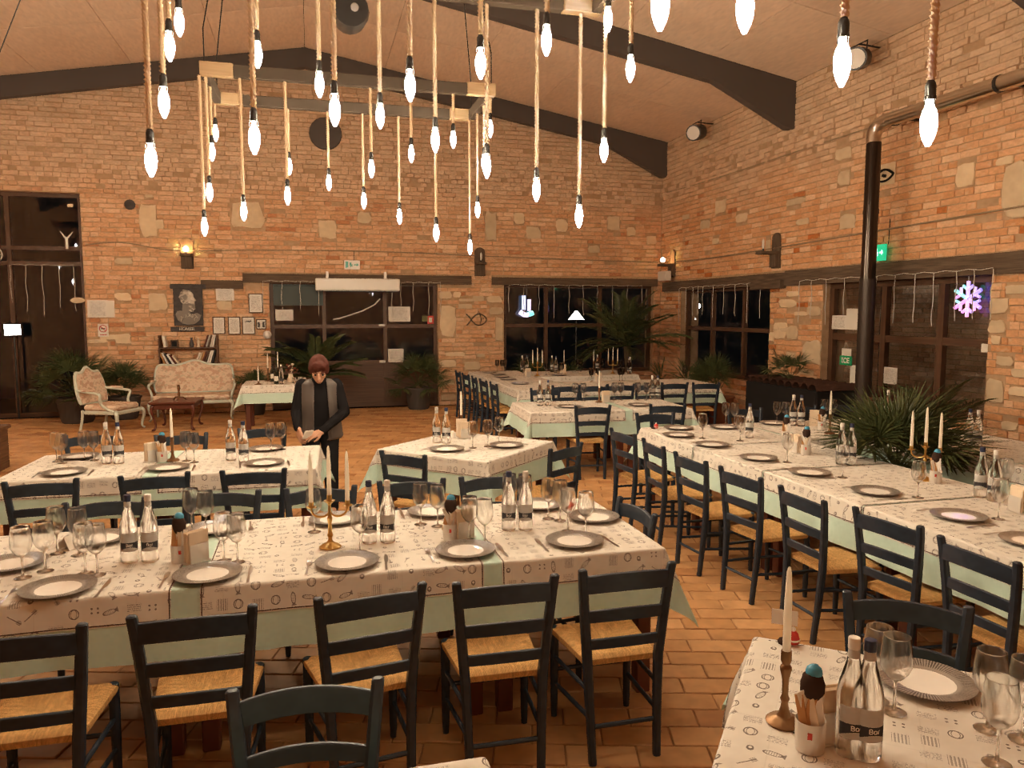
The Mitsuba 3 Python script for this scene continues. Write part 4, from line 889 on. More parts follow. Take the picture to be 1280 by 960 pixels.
for i, (x, y) in enumerate(CANDLES['candelabra']):
    if i > 1: x, y = on_far(x, y)
    thing('candelabrum', candelabra_parts(), xf(x, y, TZ, toward_eye(x, y)), CA_L[i], 'candelabrum')
CS_L = ['turned bronze candlestick with a tall white candle on the nearest table', 'dark candlestick with white candle on the row by the standing person', 'dark candlestick with a white candle on the linking table beside a menu card', 'white candle in a short holder on the table row in front of the far tables', 'thin white candle second from left on the far tables', 'white candle at the middle of the far tables above a napkin stand', 'tall white candle at the back of the square table']
for i, (x, y) in enumerate(CANDLES['single']):
    if i in (4, 5): x, y = on_far(x, y)
    if i == 6: x, y = 1.37, 7.13
    thing('candlestick', single_parts(.215 if i == 0 else .19, 'bronze', .255 if i == 0 else .24), xf(x, y, TZ), CS_L[i], 'candlestick')
FI_L = ['small red and white figurine clipping a blank card at the corner of the nearest table', 'red and white figurine with blank card at right end of the front row', 'small red and brown figurine at the far head of the long right-hand row']
for i, (x, y) in enumerate(FIGURINES):
    if i == 2: x, y = 3.33, 7.0
    if i == 1: x, y = 1.45, 4.2
    if i == 0: x, y = 1.61, 2.27
    s = 1.0
    ps = [('base', MB().lathe([(0, 0), (.020, 0), (.022, .008), (.017, .016), (0, .018)], 14, (-.012, 0, 0)).ply('bristle', 40)),
          ('body', MB().lathe([(0, .0), (.020, .002), (.0235, .018), (.018, .036), (.010, .046), (0, .048)], 16, (.018, 0, .004)).ply('red', True)),
          ('trim', MB().lathe([(.0225, .010), (.0255, .014), (.0225, .018)], 16, (.018, 0, .006)).lathe([(0, .066), (.0075, .062), (.0095, .056), (.0075, .050), (0, .048)], 12, (.018, 0, 0)).ply('white', True)),
          ('clip', MB().tube([(-.004, .004, .015), (-.004, .006, .068)], .0011, 5).ply('steel'))]
    if i < 2: ps.append(('card', MB().box((-.012, .008, .092), (.088, .0012, .055), R=None).ply('plain'), 'blank white card'))
    thing('figurine', ps, xf(x, y, TZ, toward_eye(x, y)), FI_L[i], 'figurine')
# clear menu sleeve standing on the nearest table
v = np.array([[0, -.05, .002], [0, .05, .002], [0, .05, .20], [0, -.05, .20]])
thing('menu_sleeve', [('sleeve', MB().add(v, [[0, 1, 2, 3]]).ply('sheet')), ('foot', MB().box((0, 0, .003), (.05, .10, .006), .001).ply('glass'))], xf(1.325, 1.735, TZ, 38), 'clear empty menu sleeve standing on edge between the tumbler and the napkins', 'menu holder')
# ================================================================ things on the walls
FI, RI = FARITEMS, RIGHTITEMS
def fbox(h, d0, d1, m, bevel=.0, uv01=True):
    """A box on the far wall: h = (x0, z0, x1, z1), standing off the wall from d0 to d1."""
    c = ((h[0] + h[2]) / 2, D - (d0 + d1) / 2, (h[1] + h[3]) / 2); s = (h[2] - h[0], d1 - d0, h[3] - h[1])
    mb = MB().box(c, s, bevel)
    if uv01:
        v = mb.v[0]; mb.uv[0] = np.c_[(v[:, 0] - h[0]) / s[0], (h[3] - v[:, 2]) / s[2]]
    return mb.ply(m)
def rbox(h, d0, d1, m, bevel=.0, uv01=True, X=W):
    c = (X - (d0 + d1) / 2, (h[0] + h[2]) / 2, (h[1] + h[3]) / 2); s = (d1 - d0, h[2] - h[0], h[3] - h[1])
    mb = MB().box(c, s, bevel)
    if uv01:
        v = mb.v[0]; mb.uv[0] = np.c_[(h[2] - v[:, 1]) / s[1], (h[3] - v[:, 2]) / s[2]]
    return mb.ply(m)
def inset(h, a): return [h[0] + a, h[1] + a, h[2] - a, h[3] - a]
h = FI['aircurtain']
thing('air_curtain', [('housing', fbox(h, .10, .32, 'white', .02)), ('grille', fbox([h[0] + .03, h[1] - .012, h[2] - .03, h[1] + .004], .14, .28, 'black')),
      ('bracket', fbox([.30, h[3] - .03, .35, h[3] + .14], .04, .16, 'white')), ('bracket', fbox([1.44, h[3] - .03, 1.49, h[3] + .14], .04, .16, 'white'))], None, 'long white air curtain unit mounted above the glazed door', 'air curtain')
def pict(h, f, m1='green', m2='white'):
    """A running man, an arrow and a door drawn as thin pieces on the sign."""
    x0, z0, x1, z1 = h; w, t = x1 - x0, z1 - z0
    P = lambda a, b: (x0 + a * w, z0 + b * t)
    out = []
    for a, b, c, d in ((.08, .2, .26, .85), (.34, .45, .46, .75), (.36, .2, .42, .5), (.46, .3, .52, .55), (.62, .45, .80, .56), (.78, .36, .84, .66), (.84, .42, .89, .6)):
        out.append(f([*P(a, b), *P(c, d)]))
    return out
h = FI['exit']
thing('exit_sign', [('box', fbox(h, .03, .07, 'white', .004))] + [('pictogram', q) for q in pict(h, lambda r: fbox(r, .07, .073, 'teal'))] + [('cord', MB().tube([(.86, D - .04, h[3]), (.86, D - .03, 3.16)], .006, 6).ply('black'))], None, 'white and green emergency exit sign above the air curtain', 'sign')
h = RI['exit']; h[0] -= .13; h[2] -= .13
pf = lambda r: {**rbox([h[0] + h[2] - r[2], r[1], h[0] + h[2] - r[0], r[3]], .145, .148, 'white'), 'emitter': em((.55, 2.2, 1.3))}
thing('exit_sign', [('box', {**rbox(h, .10, .145, 'green', .004), 'emitter': em((.01, .42, .20))})] + [('pictogram', q) for q in pict(h, pf)] + [('cord', MB().tube([(W - .04, h[0] + .05, h[3]), (W - .03, h[0] + .05, 3.2)], .006, 6).ply('black'))], None, 'glowing green emergency exit sign to the right of the stove pipe', 'sign')
# mosaic panel with a bearded bust in relief
h = FI['mosaic']
ps = [('panel', fbox(h, .035, .07, 'board', .004)), ('panel__cap', fbox(FI['beam3'], .035, .09, 'board', .01))]
cx, cz, sx, sz = (h[0] + h[2]) / 2, (h[1] + h[3]) / 2, (h[2] - h[0]) / 2, (h[3] - h[1]) / 2
def rel(pts, d=.02, m='reliefdark', r=None):
    P = Polygon([(cx + a * sx, cz + b * sz) for a, b in pts])
    mm = poly_mesh(P.buffer(.012).buffer(-.006), d)
    v = np.c_[mm.vertices[:, 0], D - .07 - mm.vertices[:, 2], mm.vertices[:, 1]]
    return MB().add(v, mm.faces[:, ::-1]).ply(m)
ps.append(('bust', rel([(-.86, -.40), (-.72, -.70), (-.4, -.88), (0, -.94), (.4, -.90), (.72, -.72), (.86, -.46), (.6, -.34), (.3, -.40), (-.1, -.36), (-.5, -.22), (-.74, -.24)])))
ps.append(('neck', rel([(-.34, .2), (.06, .05), (.12, -.38), (-.42, -.30)], .018)))
ps.append(('hair', rel([(-.12 + .43 * math.cos(t), .50 + .37 * math.sin(t)) for t in np.linspace(0, 6.1, 18)], .022)))
ps.append(('face', rel([(.02, .76), (.26, .76), (.37, .62), (.35, .52), (.54, .34), (.40, .29), (.44, .20), (.30, .16), (.02, .22)], .030, 'relief')))
ps.append(('beard', rel([(.04, .22), (.34, .18), (.46, .12), (.46, -.06), (.32, -.26), (.12, -.22), (-.04, .02)], .026)))
mb = MB()
for i in range(58):
    a = rnd.uniform(0, 6.28); q = rnd.choice([(-.16, .50, .26, .26), (.25, -.02, .16, .14), (0, -.62, .55, .17), (-.12, .52, .34, .30)])
    x, z = cx + (q[0] + q[2] * math.cos(a)) * sx, cz + (q[1] + q[3] * math.sin(a)) * sz
    t = np.linspace(0, 1, 6); b = rnd.uniform(0, 6.28)
    mb.tube(np.c_[x + .03 * np.cos(b + 2 * t) * 1.0, np.full(6, D - .104), z + .03 * np.sin(b + 2 * t)], .0075, 5)
ps.append(('curl', mb.ply('relief')))
hn = FI['nameplate']
ps.append(('nameplate', fbox(hn, .02, .055, 'board', .004)))
tm = meshkit.text_mesh('HOMER', .055, .01, True); v = tm.vertices.copy(); v[:, 0] += (hn[0] + hn[2]) / 2 - v[:, 0].mean(); 
ps.append(('nameplate__lettering', MB().add(np.c_[v[:, 0], D - .055 - v[:, 2], v[:, 1] + hn[1] + .02], tm.faces[:, ::-1]).ply('relief')))
thing('relief_panel', ps, None, 'dark panel with a bearded bust in pale relief above the bookshelf', 'wall art')
FR_L = ['framed notice, leftmost of the three in a row', 'framed notice, middle one of the three in a row', 'framed notice with a dark motif, rightmost of the three in a row', 'small framed picture right of the row of three notices', 'tall framed certificate hung above the small framed picture']
for i in range(5):
    h = FI[f'frame{i + 1}']
    ps = [('frame', fbox(h, .02, .04, 'frame', .004)), ('sheet', fbox(inset(h, .02), .04, .043, 'paper'))]
    if i == 2:
        for k in range(3): ps.append(('motif', MB().tube([(h[0] + .05 + .04 * k, D - .045, h[1] + .24), (h[0] + .09 + .04 * k, D - .045, h[1] + .27), (h[0] + .13 + .02 * k, D - .045, h[1] + .25)], .006, 5).ply('matblack')))
    if i == 3:
        ps += [('motif', fbox([h[0] + .03, h[1] + .04, h[0] + .07, h[3] - .06], .044, .046, 'board')), ('motif', fbox([h[2] - .07, h[1] + .04, h[2] - .03, h[3] - .05], .044, .046, 'board'))]
    thing('picture_frame', ps, None, FR_L[i], 'picture frame')
for k, m, l in (('paper1', 'paper', 'sheet of paper pinned to the bricks under the short beam'), ('paper2', 'paper', 'large notice on the left brick pier'), ('paper2b', 'plain', 'narrow slip beside the large notice on the left brick pier')):
    thing('notice', [('', fbox(FI[k], .034, .037, m))], None, l, 'notice')
h = FI['nosmoke']; c = ((h[0] + h[2]) / 2, D - .042, h[3] - .09)
ring = [(c[0] + .062 * math.cos(t), c[1], c[2] + .062 * math.sin(t)) for t in np.linspace(0, 2 * np.pi, 25)]
thing('no_smoking_sign', [('sheet', fbox(h, .034, .038, 'plain')), ('ring', MB().tube(ring, .007, 6, False).tube([(c[0] - .045, c[1], c[2] + .045), (c[0] + .045, c[1], c[2] - .045)], .006, 5).ply('red')), ('cigarette', fbox([c[0] - .04, c[2] - .008, c[0] + .04, c[2] + .008], .038, .041, 'matblack')),
      ('caption', fbox([h[0] + .03, h[1] + .03, h[2] - .03, h[1] + .045], .038, .040, 'red'))], None, 'no smoking sign below the notice on the left brick pier', 'sign')
for k, d, l in (('win_paper1', .12, 'sheet taped inside the side light left of the door'), ('win_paper2', .12, 'sheet taped to the upper pane right of the door'), ('win_paper3', .12, 'sheet taped to the lower pane behind the potted palm')):
    thing('window_notice', [('', fbox(FI[k], -.115, -.112, 'paper'))], None, l, 'notice')
thing('warning_sign', [('plate', fbox(FI['redsign'], -.115, -.110, 'red', .001)), ('symbol', fbox(inset(FI['redsign'], .035), -.110, -.108, 'plain'))], None, 'small red fire sign on the glass right of the door', 'sign')
thing('warning_sign', [('', fbox(FI['greensign'], -.115, -.110, 'olive', .001))], None, 'small olive sticker beside the red fire sign', 'sign')
thing('roller_blind', [('cloth', fbox(FI['blind'], -.12, -.117, 'blind')), ('rod', MB().tube([(FI['blind'][0], D + .118, 2.48), (FI['blind'][2], D + .118, 2.48)], .018, 8).ply('blind'))], None, 'grey-blue roller blind half lowered left of the door', 'blind')
thing('closing_arm', [('', MB().tube([(.42, D - .03, 1.80), (.55, D - .05, 1.82), (1.0, D - .06, 1.97), (1.25, D - .05, 2.10), (1.36, D - .02, 2.22)], .016, 8).ply('wire', True))], None, 'pale closing arm slanting across the upper door pane', 'door closer')
for z in (1.68, .93): thing('door_hinge', [('', MB().box((1.40, D + .10, z), (.13, .03, .05), .008).ply('white'))], None, 'white hinge at the ' + ('upper' if z > 1 else 'lower') + ' transom of the glazed door', 'hinge')
c = ((FI['vent'][0] + FI['vent'][2]) / 2, (FI['vent'][1] + FI['vent'][3]) / 2)
v, f, _ = lathe([(0, .05), (.24, .05), (.30, .045), (.315, .02), (.315, -.02)], 36)
thing('round_vent', [('', MB().add(np.c_[v[:, 0] + c[0], D - v[:, 2], v[:, 1] + c[1]], f).ply('rafter', 40))], None, 'dark round vent high in the gable of the far wall', 'vent')
h = FI['stoneplate']; v, f, _ = lathe([(0, .045), (.07, .04), (.095, .02), (.095, -.01)], 18)
thing('stone_disc', [('', MB().add(np.c_[v[:, 0] + (h[0] + h[2]) / 2, D - v[:, 2], v[:, 1] + (h[1] + h[3]) / 2], f).ply('board', 40))], None, 'small grey stone disc set in the bricks right of the tall opening', 'disc')
# iron fish on the far pier, painted eye on the right wall
h = FI['fish']; fx = lambda a, b: (h[0] + a * (h[2] - h[0]), D - .035, h[1] + b * (h[3] - h[1]))
thing('iron_fish', [('body', MB().tube(smooth_path([fx(0, .95), fx(.3, .35), fx(.65, .05), fx(1, .5), fx(.65, .95), fx(.3, .62), fx(0, .05)], 40), .011, 6).ply('matblack')), ('gill', MB().tube([fx(.68, .12), fx(.74, .5), fx(.68, .9)], .009, 5).ply('matblack')),
      ('fin', MB().tube([fx(.55, .95), fx(.6, 1.15), fx(.7, .93)], .008, 5).ply('matblack')), ('eye', MB().tube([fx(.82, .55), fx(.85, .62)], .014, 6).ply('matblack'))], None, 'black outline of a fish fixed to the brick pier', 'wall art')
h = RI['eye']; gx = lambda a, b: (W - .055, h[2] - a * (h[2] - h[0]), h[1] + b * (h[3] - h[1]))
thing('eye_plaque', [('plaque', rbox(inset(h, .0), .015, .035, 'stone', .01)), ('eyelid', MB().tube(smooth_path([gx(-.02, .42), gx(.3, .66), gx(.6, .70), gx(1.0, .44)], 16), .016, 6).tube(smooth_path([gx(-.02, .42), gx(.35, .20), gx(.7, .22), gx(1.0, .44)], 16), .013, 6).ply('matblack')), ('pupil', MB().tube([gx(.5, .38), gx(.53, .50)], .03, 8).ply('matblack'))], None, 'plaster plaque with a black painted eye beside the stove pipe', 'wall art')
def sconce(place, u, z, lit, label, out=.16):
    P = lambda a, d, b: place(np.array([[u + a, z + b, d]]))[0]
    def bx(a0, b0, a1, b1, d0, d1, m):
        v = np.array([[u + a, z + b, d] for a in (a0, a1) for b in (b0, b1) for d in (d0, d1)])[BOXV]
        return MB().add(place(v), BOXF, np.c_[v[:, 1], v[:, 0]]).ply(m)
    top = poly_mesh(Polygon([(-.11, -.30), (.11, -.30), (.11, .20)] + [(.11 * math.cos(t), .20 + .09 * math.sin(t)) for t in np.linspace(0, math.pi, 9)]), .035)
    vv = top.vertices; b = MB().add(place(np.c_[vv[:, 0] + u, vv[:, 1] + z, vv[:, 2] + .01]), top.faces, np.c_[vv[:, 1], vv[:, 0]]).ply('oldwood')
    ps = [('board', b), ('bracket', bx(-.10, -.07, .10, -.02, .02, out + .08, 'oldwood')), ('front_block', bx(-.09, -.28, .09, -.06, .03, .10, 'oldwood'))]
    c = P(0, out, .06)
    if lit:
        v, f, _ = lathe([(0, -.055), (.03, -.046), (.05, -.015), (.05, .02), (.03, .052), (0, .06)], 16)
        ps += [('holder', MB().tube([P(0, out, -.02), P(0, out, .015)], .022, 10).ply('black')), ('bulb', {**mikit.ply((v + c, f), None, True), 'emitter': em(SCONCE)}, 'glowing round bulb')]
    else:
        ps += [('holder', MB().tube([P(0, out, -.02), P(0, out, .02)], .018, 10).ply('black')), ('bulb', MB().tube([P(0, out, .02), P(0, out, .06), P(0, out, .15), P(0, out, .18)], [.012, .022, .022, .006], 10).ply('white', True), 'unlit white candle bulb')]
    thing('wall_lamp', ps, None, label, 'wall lamp')
sconce(far, -2.26, 3.07, True, 'lit wooden wall lamp above the relief panel on the far wall')
sconce(far, 3.44, 3.0, False, 'unlit wooden wall lamp over the brick pier with the fish')
sconce(rgt, 15.15, 3.0, True, 'lit wooden wall lamp near the corner of the two walls', .26)
sconce(rgt, 11.35, 2.98, False, 'unlit wooden wall lamp on the right wall above the pier', .28)
thing('wall_box', [('', rbox([14.95, 2.62, 15.3, 2.82], .16, .30, 'plain', .004))], None, 'small white box under the lit lamp near the corner', 'box')
def cable(name, pts, label, r=.011): thing(name, [('', MB().tube(smooth_path(pts, 40), r, 6).ply('cable', True))], None, label, 'cable')
cable('wall_cable', [(-4.0, D - .03, 3.18), (-3.2, D - .035, 3.22), (-2.6, D - .04, 3.12), (-1.5, D - .035, 3.13), (.5, D - .035, 3.17), (2.2, D - .035, 3.15), (3.4, D - .03, 3.12), (5.5, D - .035, 3.08), (7.5, D - .03, 3.05)], 'thin cable run along the far wall above the lintels')
cable('wall_cable', [(W - .03, 15.5, 3.05), (W - .035, 13.6, 3.0), (W - .035, 11.5, 3.02), (W - .04, 9.0, 3.06), (W - .035, 7.0, 3.1), (W - .03, 5.3, 3.12)], 'thin cable run along the right wall above the lintels')
cable('wall_cable', [(W - .03, 15.5, 4.55), (W - .035, 12.5, 4.5), (W - .035, 9.5, 4.5), (W - .035, 7.0, 4.46), (W - .03, 5.3, 4.5)], 'thin cable high on the right wall below the rafters', .008)
# string lights in the windows
def strands(place, us, ztop, length, label, d=.09):
    ps = []
    v = [place(np.array([[u, ztop + (.012 if i % 2 else -.006), d]]))[0] for i, u in enumerate(np.linspace(us[0], us[-1], 2 * len(us)))]
    ps.append(('cable', MB().tube(np.array(v), .005, 5).ply('wire')))
    for i, u in enumerate(us):
        L = length * (.8 + .35 * rnd.random()); n = 9
        t = np.linspace(0, 1, n)
        pts = np.c_[u + .008 * np.sin(t * 9 + i) + .006 * np.array([rnd.uniform(-1, 1) for _ in t]), ztop - L * t, np.full(n, d)]
        mb = MB().tube(place(pts), .0055, 5)
        for k in range(1, n, 2):
            c = place(pts[k:k + 1])[0]; mb.lathe([(0, -.012), (.008, -.004), (.008, .006), (0, .014)], 6, c)
        ps.append(('strand', mb.ply('wire')))
    thing('light_string', ps, None, label, 'string lights')
strands(far, [-5.3, -5.05, -4.78, -4.5, -4.25], 2.81, .85, 'unlit icicle light string in the tall opening at left', -.12)
strands(far, [-.9, -.55, -.2, .15], 2.55, .62, 'unlit icicle light string left of the glazed door')
strands(far, [1.6, 1.78, 2.03, 2.35, 2.6], 2.55, .62, 'unlit icicle light string right of the glazed door')
strands(far, [4.05, 4.38, 4.72, 5.06, 5.4, 5.72, 6.05, 6.4, 6.75, 7.1], 2.52, .62, 'unlit icicle light string in the window beside the corner palm')
strands(rgt, [14.7, 14.4, 14.1, 13.9, 13.7, 13.3, 12.9, 12.5, 12.1, 11.7], 2.45, .66, 'unlit icicle light string in the right window nearest the corner')
strands(rgt, [10.6, 10.3, 9.95, 9.55, 8.9, 8.55, 8.2, 7.9, 7.55, 7.3, 7.05], 2.44, .66, 'unlit icicle light string in the large right window')
# lit ornaments
def glow(place, pts, r, c):
    v = np.array([place(np.array([q]))[0] for q in pts]); return {**MB().tube(v, r, 6).ply('white'), 'emitter': em(c)}
h = RI['snow']; cu, cz = (h[0] + h[2]) / 2, (h[1] + h[3]) / 2
cols = [(.5, .30, 1.1), (.04, .75, .70), (.85, .18, .95), (.95, .28, .62), (.40, .22, 1.2), (.24, .20, 1.3)]
ps = []
for i in range(6):
    a = math.radians(60 * i + 90); L = .215
    p = lambda r, da=0: [cu - r * math.cos(a + da), cz + r * math.sin(a + da), -.02]
    ps.append(('arm', glow(rgt, [p(.02), p(L * .6), p(L)], .022, cols[i])))
    for s in (-1, 1): ps.append(('arm__branch', glow(rgt, [p(L * .5), p(L * .82, s * .42)], .018, cols[(i + (1 if s > 0 else 5)) % 6])))
ps.append(('hook', MB().tube(rgt(np.array([[cu, cz + .21, -.02], [cu, 2.42, -.02]])), .004, 5).ply('wire')))
thing('snowflake_light', ps, None, 'glowing coloured snowflake ornament in the large right window', 'ornament')
h = FI['led']; cu = (h[0] + h[2]) / 2
P2 = lambda a, b: [h[0] + a * (h[2] - h[0]), h[1] + b * (h[3] - h[1]), -.03]
thing('candle_light', [('candle', glow(far, [P2(.30, .35), P2(.30, .98)], .045, (.50, .66, 1.1))), ('candle', glow(far, [P2(.68, .3), P2(.70, .82)], .04, (.75, .60, 1.1))), ('base', glow(far, [P2(.02, .25), P2(.35, .12), P2(.6, .12)], .06, (.70, .66, 1.0))), ('base', glow(far, [P2(.66, .14), P2(.98, .22)], .06, (.10, .75, .75))),
      ('hook', MB().tube(far(np.array([[cu, h[3], -.03], [cu, 2.52, -.03]])), .004, 5).ply('wire'))], None, 'glowing blue-white candle ornament in the window beside the fish pier', 'ornament')
# lamps in the yard
def yard_lamp(x, y, z, label, r=.09, cone=False):
    v, f, _ = lathe([(0, -r), (r * .7, -r * .7), (r, 0), (r * .7, r * .7), (0, r)], 14)
    ps = [('globe', {**mikit.ply((v + [x, y, z], f), None, True), 'emitter': em((9, 8, 6.5))}), ('post', MB().tube([(x, y, -.02), (x, y, z - r)], .03, 8).ply('black'))]
    if cone: ps[0] = ('globe', {**MB().lathe([(.20, -.10), (.03, .12), (0, .12)], 18, (x, y, z)).ply('white'), 'emitter': em((6, 5.6, 5))})
    thing('yard_lamp', ps, None, label, 'outdoor lamp')
yard_lamp(6.25, 17.6, 1.86, 'white fan-shaped lamp outside the window beside the corner palm', cone=True)
yard_lamp(9.3, 17.2, 2.10, 'round lamp outside the right window nearest the corner', .08)
def yard_wall():
    r = np.random.default_rng(31); mb = MB(); key = new('yard_wall')
    scene[key] = MB().box((11.3, 8.5, 1.4), (.3, 11.5, 2.9)).ply('mortar'); lab(key, 'brick yard wall seen dimly through the right windows', kind='structure')
    for j in range(31):
        y = 2.8 - (j % 2) * .14
        while y < 14.2:
            L = .28 + r.uniform(-.02, .02); mb.box((11.15, y + L / 2, .045 + j * .092), (.03, L - .014, .078), uv=(r.random(), r.random() * .4)); y += L
    k = part(key, 'brickwork', mb.ply('brick')); lab(k, 'courses of the yard wall', kind='stuff')
yard_wall()
yard_lamp(10.2, 11.9, 2.6, 'round lamp in the yard before the brick yard wall', .10)
# speakers, spotlight, stove pipe
for yy, zz, l in ((9.1, 5.34, 'round black can spotlight on the right wall nearest the viewer'), (13.55, 5.36, 'round black can spotlight on the right wall further back')):
    c = np.array([W - .42, yy - .05, zz]); a = np.array([-.75, -.6, -.25]); a /= np.linalg.norm(a)
    thing('can_light', [('can', MB().tube([c - a * .19, c + a * .13], [.145, .15], 18).ply('black', 40)), ('lens', MB().tube([c + a * .128, c + a * .136], .125, 18).ply('white', 40)),
          ('yoke', MB().tube([c + [0, .16, 0], c + [.02, .16, .19], c + [.02, -.16, .19], c + [0, -.16, 0]], .010, 6).tube([c + [.02, 0, .19], (W - .03, yy, zz + .19)], .012, 6).ply('black'))], None, l, 'spotlight')
c = np.array([.40, 7.2, 4.62])
thing('stage_light', [('housing', MB().tube([c + [0, .14, 0], c + [0, -.06, -.02], c + [0, -.16, -.03]], [.15, .165, .15], 16).ply('black', 40)), ('lens', MB().tube([c + [.03, -.16, -.02], c + [.03, -.175, -.025]], .035, 14).ply('steel', 40)),
      ('mount', MB().box(c + [0, .02, .19], (.16, .13, .10), .01).ply('pine')), ('pole', MB().tube([c + [0, .02, .23], (.4, 7.22, ceil_z(.4))], .02, 8).ply('black'))], None, 'dark stage light hanging between the two lamp frames', 'spotlight')
px_, py_ = 7.06, 8.52
def shell(pts, r, m, s=20): return MB().tube(pts, r, s).ply(m, 50)
ps = [('sleeve', shell([(px_, py_, .02), (px_, py_, 2.38)], .103, 'stovesleeve')), ('pipe', shell([(px_, py_, 2.36), (px_, py_, 4.12)], .092, 'stovepipe')),
      ('pipe__joint', shell([(px_, py_, 3.22), (px_, py_, 3.27)], .098, 'stovepipe')), ('elbow', shell(smooth_path([(px_, py_, 4.10), (px_, py_, 4.24), (px_ + .02, py_ - .06, 4.33), (px_ + .04, py_ - .2, 4.36)], 10), .091, 'steelpipe')),
      ('flue', shell([(px_ + .04, py_ - .18, 4.36), (px_ + .10, 3.2, 4.36)], .085, 'steelpipe'))]
for y in (8.25, 6.75, 5.2): ps += [('collar', shell([(px_ + .06, y, 4.36), (px_ + .06, y - .04, 4.36)], 0.093, 'black')), ('collar__bracket', MB().box((px_ + .33, y - .02, 4.36), (.38, .03, .03)).ply('black'))]
thing('stove_pipe', ps, None, 'tall shiny black stove pipe with a steel flue along the right wall', 'stove pipe')
ps = [('box', MB().box((6.9, 9.72, .44), (.62, 1.75, .88), .02).ply('matblack'))]
for k in range(10):
    y = 8.92 + .178 * k
    v, f, _ = lathe([(.088, -.33), (.095, .33)], 14); v = v[:, [2, 0, 1]]; v[:, 2] = np.abs(v[:, 2])
    ps.append(('ridge_tile', MB().add(v + [6.9, y, .88], f).ply('terradark', True)))
thing('planter_box', ps, None, 'black planter box topped with a row of round ridge tiles', 'planter')
for k, m, l in (('paper1', 'paper', 'printed sheet on the window glass left of the stove pipe'), ('paper2', 'plain', 'larger blank sheet on the window glass touching the stove pipe'), ('paper3', 'plain', 'lower torn sheet on the window glass beside the stove pipe'), ('paper4', 'paper', 'faint sheet on the lower pane right of the stove pipe')):
    thing('window_notice', [('', rbox(RI[k], -.115, -.112, m))], None, l, 'notice')
h = RI['boxsign']; tm = meshkit.text_mesh('ICE', .075, .004, True); v = tm.vertices.copy(); v[:, 0] -= v[:, 0].mean()
thing('hanging_sign', [('card', rbox(RI['boxcard'], -.10, -.096, 'plain')), ('board', rbox(h, -.105, -.085, 'green', .003)), ('lettering', MB().add(np.c_[W + .085 - v[:, 2], (h[0] + h[2]) / 2 - v[:, 0], v[:, 1] + h[1] + .035], tm.faces).ply('white')),
      ('cord', MB().tube([(W + .09, h[0] + .08, 1.41), (W + .09, (h[0] + h[2]) / 2, 1.50), (W + .09, h[2] - .08, 1.41)], .004, 5).ply('wire'))], None, 'small green sign with pale letters hung on the window by the stove pipe', 'sign')
h = RI['tag']; thing('hanging_tag', [('', rbox(h, -.02, -.01, 'plain'))], None, 'small white tag at the right edge of the large right window', 'tag')
# left opening
h = FI['yhang']; cx = (h[0] + h[2]) / 2
thing('white_ornament', [('stem', MB().tube([(cx, D - .03, 3.1), (cx, D - .03, 3.30)], .026, 8).ply('white')), ('branch', MB().tube([(cx, D - .03, 3.28), (cx - .10, D - .03, 3.42)], [.022, .008], 6).ply('white')), ('branch', MB().tube([(cx, D - .03, 3.28), (cx + .11, D - .03, 3.41)], [.022, .008], 6).ply('white'))], None, 'white forked ornament hanging in the tall opening at left', 'ornament')
c = (-5.50, D - .06, 2.98)
thing('wire_wheel', [('ring', MB().tube([(c[0] + .15 * math.cos(t), c[1], c[2] + .15 * math.sin(t)) for t in np.linspace(0, 2 * np.pi, 25)], .012, 6, False).ply('wire', True)), ('spoke', MB().tube([(c[0] - .14, c[1], c[2]), (c[0] + .14, c[1], c[2])], .007, 5).tube([(c[0], c[1], c[2] - .14), (c[0], c[1], c[2] + .14)], .007, 5).ply('wire'))], None, 'small round wire wheel hanging at the left edge of the tall opening', 'ornament')
h = FI['oval']; v, f, _ = lathe([(0, .012), (.115, .012), (.125, 0), (0, 0)], 24); v[:, 1] *= .45
thing('oval_plaque', [('', MB().add(np.c_[v[:, 0] + (h[0] + h[2]) / 2, D - .01 - v[:, 2], v[:, 1] + (h[1] + h[3]) / 2], f).ply('stone', 40))], None, 'small pale oval plaque beside the left brick pier', 'plaque')
h = FI['litrect']
thing('flood_light', [('housing', fbox([h[0] - .02, h[1] - .02, h[2] + .02, h[3] + .02], .03, .10, 'black', .01)), ('lens', {**fbox(h, .10, .104, 'white'), 'emitter': em((6, 6.2, 6.0))}), ('stand', MB().tube([(-5.24, D - .06, 1.52), (-5.24, D - .06, 0)], .018, 8).ply('black'))], None, 'bright white rectangular flood light in the tall opening at left', 'flood light')
v = np.array([(-6.2, 10.0), (-3.78, 10.0), (-3.78, 10.75), (-6.2, 10.75)])
thing('low_bench', [('seat', MB().box((-4.95, 10.5, .52), (2.5, .62, .05), .01).ply('wood')), ('front', MB().box((-4.95, 10.24, .25), (2.44, .04, .49)).ply('wood')), ('end', MB().box((-3.75, 10.5, .25), (.04, .54, .49)).ply('wood'))], None, 'low dark wooden bench at the left edge of the picture', 'bench')

